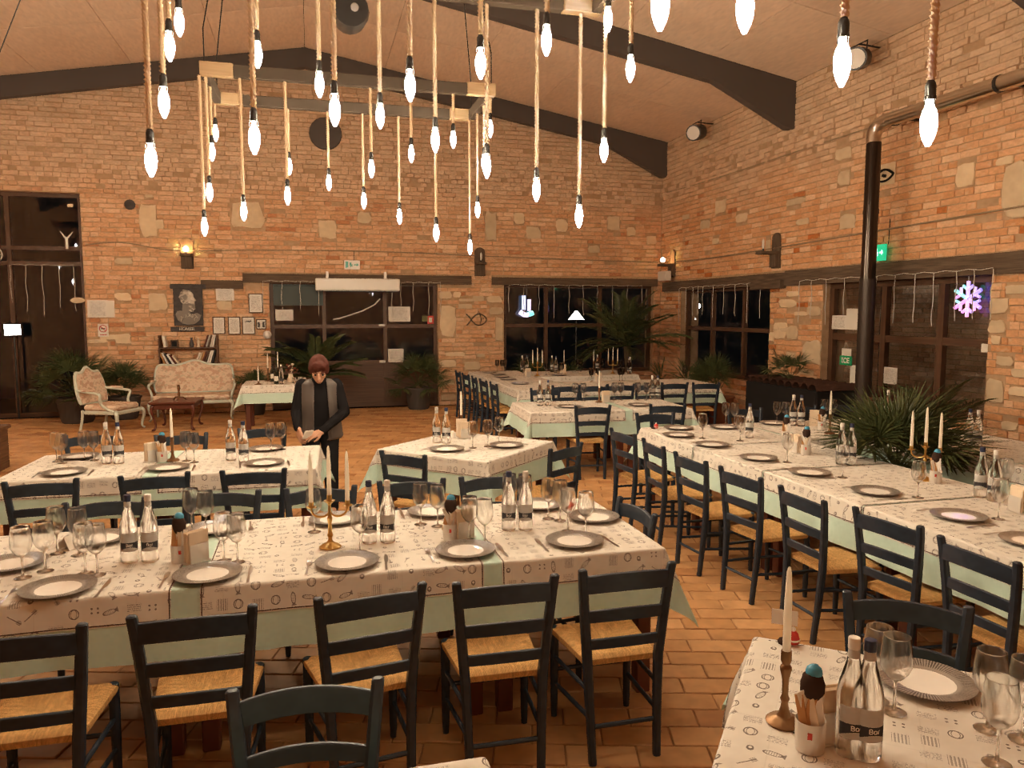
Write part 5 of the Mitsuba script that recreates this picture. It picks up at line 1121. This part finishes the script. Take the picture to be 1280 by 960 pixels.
# ================================================================ sofa corner
def french_seat(width, depth, name, to, label, cat, fabric='floral'):
    hw = width / 2; ps = []
    # back outline with a raised crest
    top = [(-hw + .02, .46), (-hw - .02, .62), (-hw + .0, .84), (-hw + .05, .95), (-hw * .72, .96), (-hw * .35, .97), (0, 1.04), (hw * .35, .97), (hw * .72, .96), (hw - .05, .95), (hw, .84), (hw + .02, .62), (hw - .02, .46)]
    c = smooth_path(np.array(top), 50); Y = lambda z: .04 + (z - .46) * .22
    fr = np.c_[c[:, 0], Y(c[:, 1]), c[:, 1]]
    ps.append(('back_frame', MB().tube(fr, .026, 8).tube([(-hw + .02, Y(.47), .47), (0, Y(.45), .455), (hw - .02, Y(.47), .47)], .024, 8).ply('shabby', True)))
    inner = Polygon(c).buffer(-.012)
    m = poly_mesh(inner, .05); v = np.c_[m.vertices[:, 0], Y(m.vertices[:, 1]) - m.vertices[:, 2] + .02, m.vertices[:, 1]]
    ps.append(('back_pad', MB().add(v, m.faces[:, ::-1]).ply(fabric)))
    ps.append(('seat_pad', MB().box((0, -depth / 2 + .03, .40), (width - .02, depth - .02, .10), .035).ply(fabric)))
    ps.append(('seat_rail', MB().box((0, -depth + .03, .325), (width, .045, .06), .015).box((-hw + .02, -depth / 2 + .02, .325), (.045, depth - .04, .06), .012).box((hw - .02, -depth / 2 + .02, .325), (.045, depth - .04, .06), .012).ply('shabby')))
    for s in (-1, 1):
        arm = smooth_path([(s * (hw), .07, .68), (s * (hw + .03), -.12, .66), (s * (hw + .05), -.30, .64), (s * (hw + .06), -.36, .60), (s * (hw + .02), -.34, .48), (s * (hw - .01), -depth + .06, .34)], 24)
        ps.append(('arm', MB().tube(arm, .023, 8).ply('shabby', True))); ps.append(('arm__pad', MB().box((s * (hw + .03), -.13, .685), (.055, .24, .035), .014).ply(fabric)))
        leg = smooth_path([(s * (hw - .01), -depth + .04, .34), (s * (hw + .03), -depth + .0, .24), (s * (hw), -depth + .02, .10), (s * (hw + .025), -depth - .01, .012)], 14)
        ps.append(('leg', MB().tube(leg, [.036 - .019 * min(1, k / 11) for k in range(13)] + [.022], 8).ply('shabby', True)))
        leg = smooth_path([(s * (hw - .02), .03, .36), (s * (hw - .02), .05, .18), (s * (hw - .01), .09, .0)], 8)
        ps.append(('leg', MB().tube(leg, .021, 8).ply('shabby', True)))
    thing(name, ps, to, label, cat)
french_seat(1.34, .60, 'sofa', xf(-2.15, 15.22, 0, 2), 'small carved sofa with floral upholstery and pale green frame', 'sofa')
french_seat(.62, .62, 'armchair', xf(-3.48, 13.85, 0, 66), 'carved armchair with floral upholstery beside the dark coffee table', 'armchair')
ps = [('top', MB().box((0, 0, .46), (.72, .78, .035), .01).ply('redwood')), ('apron', MB().box((0, 0, .40), (.62, .68, .09), .01).ply('redwood'))]
for sx in (-1, 1):
    for sy in (-1, 1):
        ps.append(('leg', MB().tube(smooth_path([(sx * .29, sy * .31, .43), (sx * .32, sy * .34, .30), (sx * .28, sy * .30, .12), (sx * .32, sy * .34, .008)], 12), [.03] * 2 + [.024] * 3 + [.016] * 5 + [.02, .022], 8).ply('redwood', True)))
thing('coffee_table', ps, xf(-2.22, 13.75, 0, -4), 'dark wooden coffee table with curved legs before the sofa', 'coffee table')
ps = [('column', MB().lathe([(0, .03), (.022, .035), (.014, .07), (.024, .11), (.012, .15), (.026, .20), (.018, .235), (.028, .25), (.012, .262), (0, .262)], 12).ply('bronze', 40))]
for k in range(3):
    a = k * 2.1 + .5; ps.append(('foot', MB().tube(smooth_path([(0, 0, .05), (.06 * math.cos(a), .06 * math.sin(a), .055), (.11 * math.cos(a), .11 * math.sin(a), .010)], 8), .010, 6).ply('bronze', True)))
thing('tripod_ornament', ps, xf(-2.17, 13.62, .478), 'small dark tripod ornament standing on the coffee table', 'ornament')
# bookshelf and books
sx0, sx1, sd = -2.78, -1.76, .24
yb = D - .03 - sd / 2
ps = [('side', MB().box((x, yb, 1.20), (.025, sd, .62), .003).ply('wood')) for x in (sx0, sx1)] + [('shelf', MB().box(((sx0 + sx1) / 2, yb, z), (sx1 - sx0, sd, .022), .002).ply('wood')) for z in (.93, 1.27)]
thing('bookshelf', ps, None, 'small dark wall shelf full of leaning books behind the sofa', 'shelf')
BK = ['kraft', 'plain', 'labeldark', 'white', 'redwood', 'napkin', 'labelgrey', 'plain', 'frame']
def book(x, z, lean, h, w, d, m, label):
    """x: bottom corner that stands on the shelf, lean in degrees to the right."""
    a = math.radians(lean); R = np.array([[math.cos(a), 0, math.sin(a)], [0, 1, 0], [-math.sin(a), 0, math.cos(a)]])
    off = np.array([w / 2 if lean < 0 else -w / 2, 0, h / 2])
    c = np.array([x, yb - .02, z]) + R @ (off * [1, 1, 1])
    low = -(R @ np.array([w / 2 * (1 if lean > 0 else -1), 0, -h / 2]))[2]
    c[2] = z + low + .001
    key = new('book')
    part(key, 'cover', MB().box(c + R @ np.array([-w / 2 + .002, 0, 0]), (.003, d, h), R=R).box(c + R @ np.array([w / 2 - .002, 0, 0]), (.003, d, h), R=R).box(c + np.array([0, -d / 2 + .002, 0]), (w, .004, h), R=R).ply(m))
    part(key, 'pages', MB().box(c + [0, .006, 0], (w - .008, d - .014, h - .012), R=R).ply('plain'))
    return key, (c[0], c[1], c[2])
ks = []
for k in range(6): ks.append(book(-2.70 + .048 * k + .005, .942, -24 + 2 * k if False else -(22 + 2.2 * k), .27 - .012 * k, .026 + .006 * (k % 2), .17, BK[k % 9], ''))
ordinals(ks, 'book leaning left on the lower shelf, {o} of its group', 'books on the lower shelf', 'book')
ks = []
for k in range(8): ks.append(book(-2.16 + .044 * k, .942, 25 - 1.5 * k, .25 + .006 * k, .024 + .006 * (k % 3 == 0), .17, BK[(k * 4 + 1) % 9], ''))
ordinals(ks, 'book leaning right on the lower shelf, {o} of its group', 'books on the lower shelf', 'book')
ks = []
for k in range(5): ks.append(book(-1.98 + .038 * k, 1.282, 19 - 1.5 * k, .235, .024, .16, BK[(k * 2 + 4) % 9], ''))
ordinals(ks, 'book leaning right on the upper shelf, {o} of its group', 'books on the upper shelf', 'book')
k = book(-2.70, 1.282, -9, .22, .05, .16, 'plain', ''); lab(k[0], 'pale upright book at the left end of the upper shelf', 'book')
thing('keepsake_box', [('box', MB().box((-2.52, yb - .02, 1.352), (.13, .12, .14), .006).ply('frame')), ('opening', MB().box((-2.52, yb - .083, 1.352), (.09, .008, .10)).ply('matblack'))], None, 'small dark open box on the upper shelf', 'box')
thing('vase', [('', MB().lathe([(0, 0), (.03, 0), (.045, .05), (.03, .11), (.018, .15), (.026, .18)], 14, (-2.22, yb - .03, 1.283)).ply('board', 40))], None, 'slim grey vase on the middle of the upper shelf', 'vase')
thing('figurine', [('body', MB().lathe([(0, 0), (.028, 0), (.022, .05), (.032, .10), (.012, .14), (0, .14)], 12, (-2.10, yb - .03, 1.283)).ply('napkin', 40)), ('head', MB().lathe([(0, .14), (.018, .15), (.02, .165), (.012, .18), (0, .184)], 12, (-2.10, yb - .03, 1.283)).ply('napkin', True))], None, 'small pale statuette on the upper shelf beside the vase', 'figurine')
h = FI['whitelamp']; c = ((h[0] + h[2]) / 2, D - .09, (h[1] + h[3]) / 2)
thing('wall_globe', [('globe', MB().lathe([(0, -.085), (.06, -.06), (.085, 0), (.06, .06), (0, .085)], 18, c).ply('white', True)), ('base', MB().tube([(c[0], D - .02, c[2]), (c[0], D - .03, c[2])], .06, 14).ply('board'))], None, 'small white globe on the wall beside the door frame', 'globe lamp')
# serving table things
SZ = CH + .0045
def dark_bottle(x, y, label, hh=.30, m='darkglass'):
    s = hh / .30
    thing('wine_bottle', [('body', MB().lathe([(0, 0), (.037, 0), (.038, .01), (.038, .17 * s), (.030, .20 * s), (.0155, .225 * s), (.014, .285 * s), (.016, .287 * s), (.016, hh), (0, hh)], 20, (x, y, SZ)).ply(m, 40)), ('label', MB().add(arc_sheet(.0385, .05, .13, 1.1)[0] + [x, y, SZ], arc_sheet(.0385, .05, .13, 1.1)[1]).ply('plain', True))], None, label, 'bottle')
dark_bottle(-.66, 13.50, 'dark wine bottle towards the back of the serving table'); dark_bottle(-.58, 13.0, 'tall dark wine bottle at the front of the serving table', .34)
thing('water_bottle', [('body', bottle_body), ('cap', bottle_caps[0]), ('label', label_low)], xf(-.50, 12.97, SZ, 10), 'clear bottle at the front of the serving table', 'bottle')
for (x, y, hs, ch, l) in ((-.86, 12.98, .05, .27, 'white candle on a low dark stick at the left front of the serving table'), (-.74, 13.58, .22, .27, 'tall white candle at the back left of the serving table'), (-.57, 13.45, .24, .28, 'tallest white candle on the serving table')):
    c, w = taper(0, 0, hs - .008, ch)
    thing('candlestick', [('stick', MB().lathe([(0, 0), (.06, 0), (.062, .006), (.03, .014), (.010, .022), (.010, hs - .02), (.016, hs - .012), (.016, hs), (.0118, hs), (.0118, hs - .01), (0, hs - .01)], 18).ply('bronze', 40)), ('candle', c), ('candle__wick', w)], xf(x, y, SZ), l, 'candlestick')
ps = [('vase', MB().lathe([(0, 0), (.045, 0), (.06, .05), (.04, .10), (.034, .13), (.046, .145)], 18).ply('napkin', 40))]
for k in range(9):
    a = k * 2.4; r = .02 + .011 * k % .09; z = .20 + .03 * (k % 4)
    ps.append(('flower', MB().lathe([(0, -.02), (.022, -.008), (.028, .01), (.012, .022), (0, .022)], 8, (r * math.cos(a), r * math.sin(a), z)).tube([(0, 0, .12), (r * math.cos(a), r * math.sin(a), z - .015)], .003, 4).ply('redwood' if k % 3 else 'napkin')))
thing('flower_vase', ps, xf(-.36, 13.3, SZ), 'small vase of dark red flowers on the serving table', 'vase')
ks = []
for x, y in ((-.30, 13.05), (-.21, 13.12), (-.14, 13.0), (-.2, 12.96)): ks.append((thing('tumbler_glass', [('', MB().lathe([(0, 0), (.03, 0), (.034, .06), (.036, .10), (.0345, .10), (.0325, .06), (.0285, .006), (0, .006)], 18).ply('bowl', True))], xf(x, y, SZ)), (x, y, SZ)))
ordinals(ks, 'clear tumbler on the serving table, {o}', 'tumblers on the serving table', 'glass')

# ================================================================ plants
def leaflet(p0, d, up, L, w, droop, uv):
    """A narrow folded blade from p0 along d, bending down by droop."""
    d = d / np.linalg.norm(d); s = np.cross(d, up); s /= np.linalg.norm(s) + 1e-9; n = np.cross(s, d)
    a = p0 + d * L * .5 + np.array([0, 0, -droop * L * .22]); b = p0 + d * L * (1 - .1 * droop) + np.array([0, 0, -droop * L])
    V = [p0, a + s * w + n * w * .35, a - n * w * .0, a - s * w + n * w * .35, b]
    return np.array(V), np.array([[0, 1, 2], [0, 2, 3], [1, 4, 2], [2, 4, 3]])
def fan_frond(pet, L, n=26, spread=105, droop=.25, w=.013, seed=0):
    r = np.random.default_rng(seed); mb = MB()
    q = np.array([[0, 0, 0], [pet * .5, 0, .02 * pet], [pet, 0, 0.0]])
    mb.tube(q, [.011, .008, .006], 5, uv=(.4, 0))
    for a in np.linspace(-spread, spread, n):
        t = math.radians(a + r.uniform(-2, 2)); d = np.array([math.cos(t), math.sin(t), .18 * math.cos(2 * t) + r.uniform(-.05, .05)])
        ll = L * (1 - .32 * (abs(a) / spread) ** 2) * r.uniform(.9, 1.05)
        v, f = leaflet(q[-1], d, np.array([0, 0, 1.0]), ll, w * L / .4, droop * r.uniform(.5, 1.4), None); mb.add(v, f, (r.uniform(0, 1), 0))
    return mb
def feather_frond(L, n=34, w=.012, ll=.32, arch=.5, seed=0):
    r = np.random.default_rng(seed); mb = MB()
    t = np.linspace(0, 1, 14); R = np.c_[L * t * (1 - .12 * arch * t ** 2), 0 * t, L * (.10 * t - arch * .55 * t ** 2.2)]
    mb.tube(R, np.linspace(.012, .003, 14), 5, uv=(.3, 0))
    for u in np.linspace(.14, .99, n):
        p = np.array([np.interp(u, t, R[:, k]) for k in range(3)]); q = np.array([np.interp(min(u + .03, 1), t, R[:, k]) for k in range(3)]) - p + 1e-6
        q /= np.linalg.norm(q)
        for s in (-1, 1):
            d = q * (.55 + .5 * u) + np.array([0, s * 1.0, .22]); k = math.sin(min(1, u * 1.25) * math.pi * .62 + .35) * ll * r.uniform(.88, 1.08)
            v, f = leaflet(p, d, np.array([0, 0, 1.0]), k, w, .18 * r.uniform(.3, 1.5), None); mb.add(v, f, (r.uniform(0, 1), 0))
    return mb
FAN = [fan_frond(.55, .42, seed=k, droop=.15 + .12 * k).ply('leaf') for k in range(3)]
FAN_BIG = [fan_frond(.42, .55, 34, 112, .14 + .1 * k, .010, seed=k + 5).ply('leaf') for k in range(3)]
FEA = [feather_frond(1.15, seed=k + 9, arch=.35 + .25 * k).ply('leaf') for k in range(3)]
CYC = [feather_frond(.95, 44, .019, .21, .3 + .25 * k, seed=k + 19).ply('leaf') for k in range(3)]
SWORD = [MB().add(*leaflet(np.zeros(3), np.array([1.0, 0, .1]), np.array([0, 0, 1.0]), .62, .021, .12 + .22 * k, None), (.3 + .3 * k, 0)).ply('leaf') for k in range(3)]
def plant(name, x, y, z, fronds, n, el, scale, label, cat='plant', pot=None, trunk=None, az=(0, 360), lean=(0, 0), seed=1, nm='frond', twist=25):
    r = np.random.default_rng(seed); ps = []
    key = new(name); top = np.array([x + lean[0], y + lean[1], z])
    if pot: part(key, 'pot', MB().lathe([(0, 0), (pot[0] * .72, 0), (pot[0] * .80, pot[1] * .1), (pot[0], pot[1] * .92), (pot[0] * 1.06, pot[1] * .94), (pot[0] * 1.06, pot[1]), (pot[0] * .92, pot[1]), (pot[0] * .9, pot[1] * .9), (0, pot[1] * .88)], 24, (x, y, 0)).ply(pot[2], 40))
    if trunk: part(key, 'trunk', MB().tube([(x, y, pot[1] * .8 if pot else 0), (x + lean[0] * .5, y + lean[1] * .5, z * .55), top], [trunk * 1.25, trunk, trunk * 1.1], 10).ply('trunk', True))
    elif pot and z > pot[1] * .9: part(key, 'crown', MB().lathe([(0, pot[1] * .8), (.06, pot[1] * .85), (.07, z), (0, z + .05)], 10, (x, y, 0)).ply('trunk', True))
    for i in range(n):
        a = az[0] + (az[1] - az[0]) * ((i * .618) % 1) ; e = el[0] + (el[1] - el[0]) * ((i + .5) / n) + r.uniform(-6, 6)
        s = scale * r.uniform(.85, 1.1)
        part(key, nm, fronds[int(r.integers(len(fronds)))], T().translate(top.tolist()).rotate([0, 0, 1], a + r.uniform(-12, 12)).rotate([0, 1, 0], -e).rotate([1, 0, 0], r.uniform(-twist, twist)).scale(s))
    lab(key, label, cat)
plant('fan_palm', 2.06, 15.25, .46, FAN, 20, (-8, 82), .82, 'potted fan palm standing right of the glazed door', pot=(.27, .44, 'pot'), az=(175, 365), seed=3)
plant('cycad', .02, 14.75, .72, CYC, 22, (-5, 70), 1.05, 'broad cycad with arching fronds behind the serving table', pot=(.34, .5, 'pot'), az=(165, 375), seed=4)
plant('fan_palm', -4.05, 14.9, .45, FAN, 24, (-5, 80), .98, 'large dark fan palm left of the armchair', pot=(.33, .45, 'pot'), az=(150, 390), seed=5)
plant('fan_palm', -3.35, 15.2, .40, FAN, 18, (25, 80), .78, 'smaller fan palm behind the armchair', pot=(.28, .42, 'pot'), az=(170, 370), seed=6)
plant('bushy_plant', -1.08, 15.2, .42, FAN, 12, (40, 82), .55, 'shaded leafy plant between the sofa and the cycad', pot=(.22, .40, 'pot'), az=(175, 365), seed=7)
plant('date_palm', 6.5, 14.85, 1.25, FEA, 22, (-10, 80), 1.08, 'tall feathery palm in the corner of the two walls', trunk=.07, pot=(.3, .4, 'pot'), lean=(-.2, -.25), az=(125, 345), seed=8)
plant('leafy_shrub', 4.45, 15.25, .35, FAN, 16, (5, 85), .78, 'leafy shrub under the window beside the fish pier', pot=(.25, .38, 'pot'), az=(180, 360), seed=9)
plant('leafy_shrub', 5.3, 15.3, .35, FAN, 12, (5, 85), .66, 'second leafy shrub under the corner window', pot=(.25, .38, 'pot'), az=(180, 360), seed=10)
plant('spiky_plant', 6.95, 13.2, .62, SWORD, 26, (5, 85), .95, 'spiky plant with sword leaves under the right window', pot=(.24, .6, 'terracotta'), az=(80, 280), seed=11, nm='leaf')
plant('spiky_plant', 6.95, 14.35, .55, SWORD, 22, (5, 85), .85, 'spiky plant furthest into the corner by the right wall', pot=(.22, .55, 'terracotta'), az=(80, 280), seed=12, nm='leaf')
plant('fan_palm', 6.95, 12.05, .5, FAN, 20, (25, 82), .80, 'dark fan palm beside the black planter box', pot=(.28, .46, 'terracotta'), az=(80, 280), seed=13)
plant('fan_palm', 6.95, 9.95, .92, FAN, 10, (8, 70), .62, 'short fan palm growing out of the black planter box', az=(60, 300), seed=14)
plant('fan_palm', 4.72, 5.25, .62, FAN_BIG, 20, (24, 78), .88, 'fan palm rising in the gap between the right-hand tables', pot=(.26, .42, 'pot'), seed=15)
plant('feather_palm', 6.95, 7.25, .45, FEA, 18, (5, 80), .72, 'dark feathery palm by the right wall below the snowflake', pot=(.28, .44, 'pot'), az=(80, 280), seed=16)
plant('fan_palm', 6.85, 4.75, .55, FAN_BIG, 14, (24, 75), .90, 'fan palm reaching in from the right edge of the picture', pot=(.26, .42, 'pot'), az=(70, 290), seed=17)

# ================================================================ the person laying the table
def sph(p, r, n=16): return m3.Manifold.sphere(r, n).translate([float(q) for q in p])
def ell(p, r, n=20): return m3.Manifold.sphere(1.0, n).scale([float(q) for q in r]).translate([float(q) for q in p])
def bone(p0, r0, p1, r1): return m3.Manifold.batch_hull([sph(p0, r0), sph(p1, r1)])
def chain(pts, rs): return sum((bone(a, ra, b, rb) for a, b, ra, rb in zip(pts[1:], pts[2:], rs[1:], rs[2:])), bone(pts[0], rs[0], pts[1], rs[1]))
def soft(m, edge, it=8):
    m = m.refine_to_length(edge); q = m.to_mesh()
    t = trimesh.Trimesh(q.vert_properties[:, :3], q.tri_verts, process=True)
    trimesh.smoothing.filter_taubin(t, iterations=it); return t
def hand(wrist, mid, nrm, side, curl=.5):
    """A palm with four fingers and a thumb; mid: direction of the fingers, nrm: back of the hand."""
    w = np.asarray(wrist, float); d = np.asarray(mid, float); d /= np.linalg.norm(d); n = np.asarray(nrm, float); n -= d * (n @ d); n /= np.linalg.norm(n); s = np.cross(d, n) * side
    kn = [w + d * L + s * o for L, o in ((.086, .030), (.090, .010), (.086, -.010), (.078, -.028))]
    m = m3.Manifold.batch_hull([sph(w + s * .016, .017), sph(w - s * .016, .017)] + [sph(k - d * .012, .012) for k in (kn[0], kn[1], kn[2], kn[3])])
    for k, L, sp in zip(kn, (.068, .076, .070, .055), (.12, .03, -.05, -.14)):
        q = d + s * sp; a = k - d * .008; b = a + q * L * .42; c = b + (q * math.cos(curl) - n * math.sin(curl)) * L * .33; e = c + (q * math.cos(curl * 1.8) - n * math.sin(curl * 1.8)) * L * .28
        m += chain([a, b, c, e], [.0098, .0092, .0083, .0070])
    a = w + s * .022 + d * .018; b = a + (s * .8 + d * .7 - n * .25) * .034; c = b + (s * .25 + d * .9 - n * .35) * .032; e = c + (d * .95 - n * .3) * .022
    return m + chain([a, b, c, e], [.014, .0115, .0098, .0078])
G = np.array([.055, 7.27, 0.0])
J = lambda x, y, z: G + [x, y, z]
sh = [J(-.150, .0, 1.270), J(.150, .0, 1.270)]; el_ = [J(-.212, -.03, 1.03), J(.225, -.05, 1.02)]; wr = [J(-.195, -.235, .905), J(.010, -.265, .875)]
hip = [J(-.085, .06, .87), J(.085, .06, .87)]; kne = [J(-.085, .03, .47), J(.09, .03, .47)]; ank = [J(-.09, .07, .09), J(.10, .07, .09)]
nb, hc = J(0, -.035, 1.335), J(0, -.135, 1.425)
tilt = math.radians(30); RX = np.array([[1, 0, 0], [0, math.cos(tilt), -math.sin(tilt)], [0, math.sin(tilt), math.cos(tilt)]])   # bends the face down, towards -y
def H(x, y, z): return hc + RX @ np.array([x, y, z])
def hell(p, r, n=18):
    m = m3.Manifold.sphere(1.0, n).scale([float(q) for q in r]).rotate([math.degrees(tilt), 0, 0]); return m.translate([float(q) for q in H(*p)])
head = hell((0, .012, .022), (.076, .094, .092)) + m3.Manifold.batch_hull([hell((0, -.035, -.03), (.062, .05, .06)), hell((0, -.060, -.088), (.026, .024, .020))]) 
head += m3.Manifold.batch_hull([sph(H(0, -.092, .012), .010), sph(H(0, -.116, -.026), .0125), sph(H(.011, -.100, -.032), .010), sph(H(-.011, -.100, -.032), .010)])
head += m3.Manifold.batch_hull([sph(H(-.018, -.088, -.062), .007), sph(H(.018, -.088, -.062), .007), sph(H(0, -.095, -.058), .008), sph(H(0, -.094, -.068), .008)])
for s in (-1, 1): head += hell((s * .078, .012, -.012), (.012, .02, .032)) + hell((s * .034, -.072, -.012 + .0), (.024, .018, .016))
hands = hand(wr[0], [.16, -.15, -.55], [-.75, -.55, -.1], 1, .55) + hand(wr[1], [-.86, -.12, -.30], [.05, -.55, .85], -1, .38)
inner = chain([nb, J(0, .02, 1.2), J(0, .06, .92)], [.042, .07, .09]) + chain([nb - [0, -.01, .03], nb + [0, -.015, .03], hc + [0, .02, -.03]], [.042, .046, .050])
for s in (0, 1):
    inner += chain([J(0, .0, 1.25), sh[s] - [0, 0, .02], el_[s], wr[s]], [.05, .034, .032, .024]) + chain([J(0, .06, .92), hip[s], kne[s], ank[s]], [.09, .075, .05, .036]) + bone(ank[s], .035, ank[s] + [0, -.13, -.055], .028)
body = soft(head + inner + hands, .012, 3)
key = thing('person', [('body', mikit.ply(body, 'mat_skin', True))], None, 'person in dark clothes and open padded vest leaning over the left table row', 'person')
torso = m3.Manifold.batch_hull([ell(J(0, -.0, 1.26), (.165, .085, .055)), ell(J(0, .01, 1.12), (.165, .115, .08))]) + m3.Manifold.batch_hull([ell(J(0, .01, 1.12), (.165, .115, .08)), ell(J(0, .05, .92), (.165, .115, .09))])
sweater = torso + chain([nb + [0, .01, -.05], nb + [0, -.004, .02]], [.075, .060])
for s in (0, 1): sweater += chain([sh[s], el_[s], wr[s] + (el_[s] - wr[s]) * .06], [.066, .050, .038])
part(key, 'sweater', mikit.ply(soft(sweater, .022, 6), 'mat_sweater', True), None, 'black long-sleeved sweater')
trs = m3.Manifold.batch_hull([ell(J(0, .05, .95), (.16, .11, .06)), ell(J(0, .06, .84), (.165, .115, .06))])
for s in (0, 1): trs += chain([hip[s], kne[s], ank[s]], [.094, .070, .056])
part(key, 'trousers', mikit.ply(soft(trs, .025, 6), 'mat_trousers', True), None, 'dark trousers')
for s in (0, 1):
    shoe = m3.Manifold.batch_hull([sph(ank[s] + [0, .02, -.035], .05), sph(ank[s] + [0, -.06, -.05], .04), sph(ank[s] + [0, -.15, -.058], .030)])
    part(key, 'shoe', mikit.ply(soft(shoe, .02, 4), 'mat_black', True))
vest = m3.Manifold.batch_hull([ell(J(0, .008, 1.280), (.222, .104, .056)), ell(J(0, .015, 1.12), (.200, .142, .08))]) + m3.Manifold.batch_hull([ell(J(0, .015, 1.12), (.200, .142, .08)), ell(J(0, .055, .92), (.198, .145, .08))]) + m3.Manifold.batch_hull([ell(J(0, .055, .92), (.198, .145, .08)), ell(J(0, .07, .78), (.215, .160, .05))])
vest += chain([nb + [-.06, .04, -.03], nb + [0, .065, .0], nb + [.06, .04, -.03]], [.030, .034, .030])
cut = m3.Manifold.cube([.075, .5, 1.2], True).translate([float(q) for q in J(.02, -.27, 1.0)])
cutv = m3.Manifold.batch_hull([m3.Manifold.cube([.11, .4, .02], True).translate([float(q) for q in J(.01, -.25, 1.30)]), m3.Manifold.cube([.15, .4, .02], True).translate([float(q) for q in J(.02, -.25, .78)])])
armh = sum((bone(sh[s] + [(-.085, .085)[s], 0, -.06], .050, el_[s] + [(-.05, .05)[s], 0, 0], .05) for s in (0, 1)), m3.Manifold())
vest = vest - cut - cutv - m3.Manifold.batch_hull([ell(J(0, .06, .95), (.165, .115, .06)), ell(J(0, .065, .70), (.18, .13, .06))]) - armh
part(key, 'vest', mikit.ply(soft(vest, .02, 3), 'mat_vest', True), None, 'grey-brown padded vest, open at the front')
hair = hell((0, .022, .036), (.089, .106, .100)) + hell((0, -.050, .078), (.070, .048, .044)) + hell((-.062, .012, .01), (.030, .055, .062)) + hell((.062, .012, .01), (.030, .055, .062))
hair = hair - m3.Manifold.batch_hull([hell((0, -.10, -.05), (.066, .05, .085)), hell((0, -.17, -.02), (.075, .05, .10))])
ht = soft(hair, .011, 3); ht.vertices += (meshkit.fbm(ht.vertices * [60, 60, 25], 3) - .5)[:, None] * ht.vertex_normals * .016
part(key, 'hair', mikit.ply(ht, 'mat_hair', True), None, 'short auburn hair')
for s in (-1, 1): part(key, 'eye', mikit.ply(soft(sph(H(s * .032, -.086, .004), .010), .006, 1), 'mat_matblack', True))
for s in (-1, 1): part(key, 'eyebrow', MB().tube([H(s * .016, -.096, .026), H(s * .034, -.094, .032), H(s * .052, -.080, .024)], .004, 5).ply('hair', True))
R = rotz(.5) @ np.array([[1, 0, 0], [0, .8, -.6], [0, .6, .8]])
thing('folded_napkin', [('', MB().box(wr[0] + [.085, -.075, -.045], (.085, .012, .10), .004, R=R).ply('plain'))], None, 'pale folded napkin held in the standing person\'s hands', 'napkin')
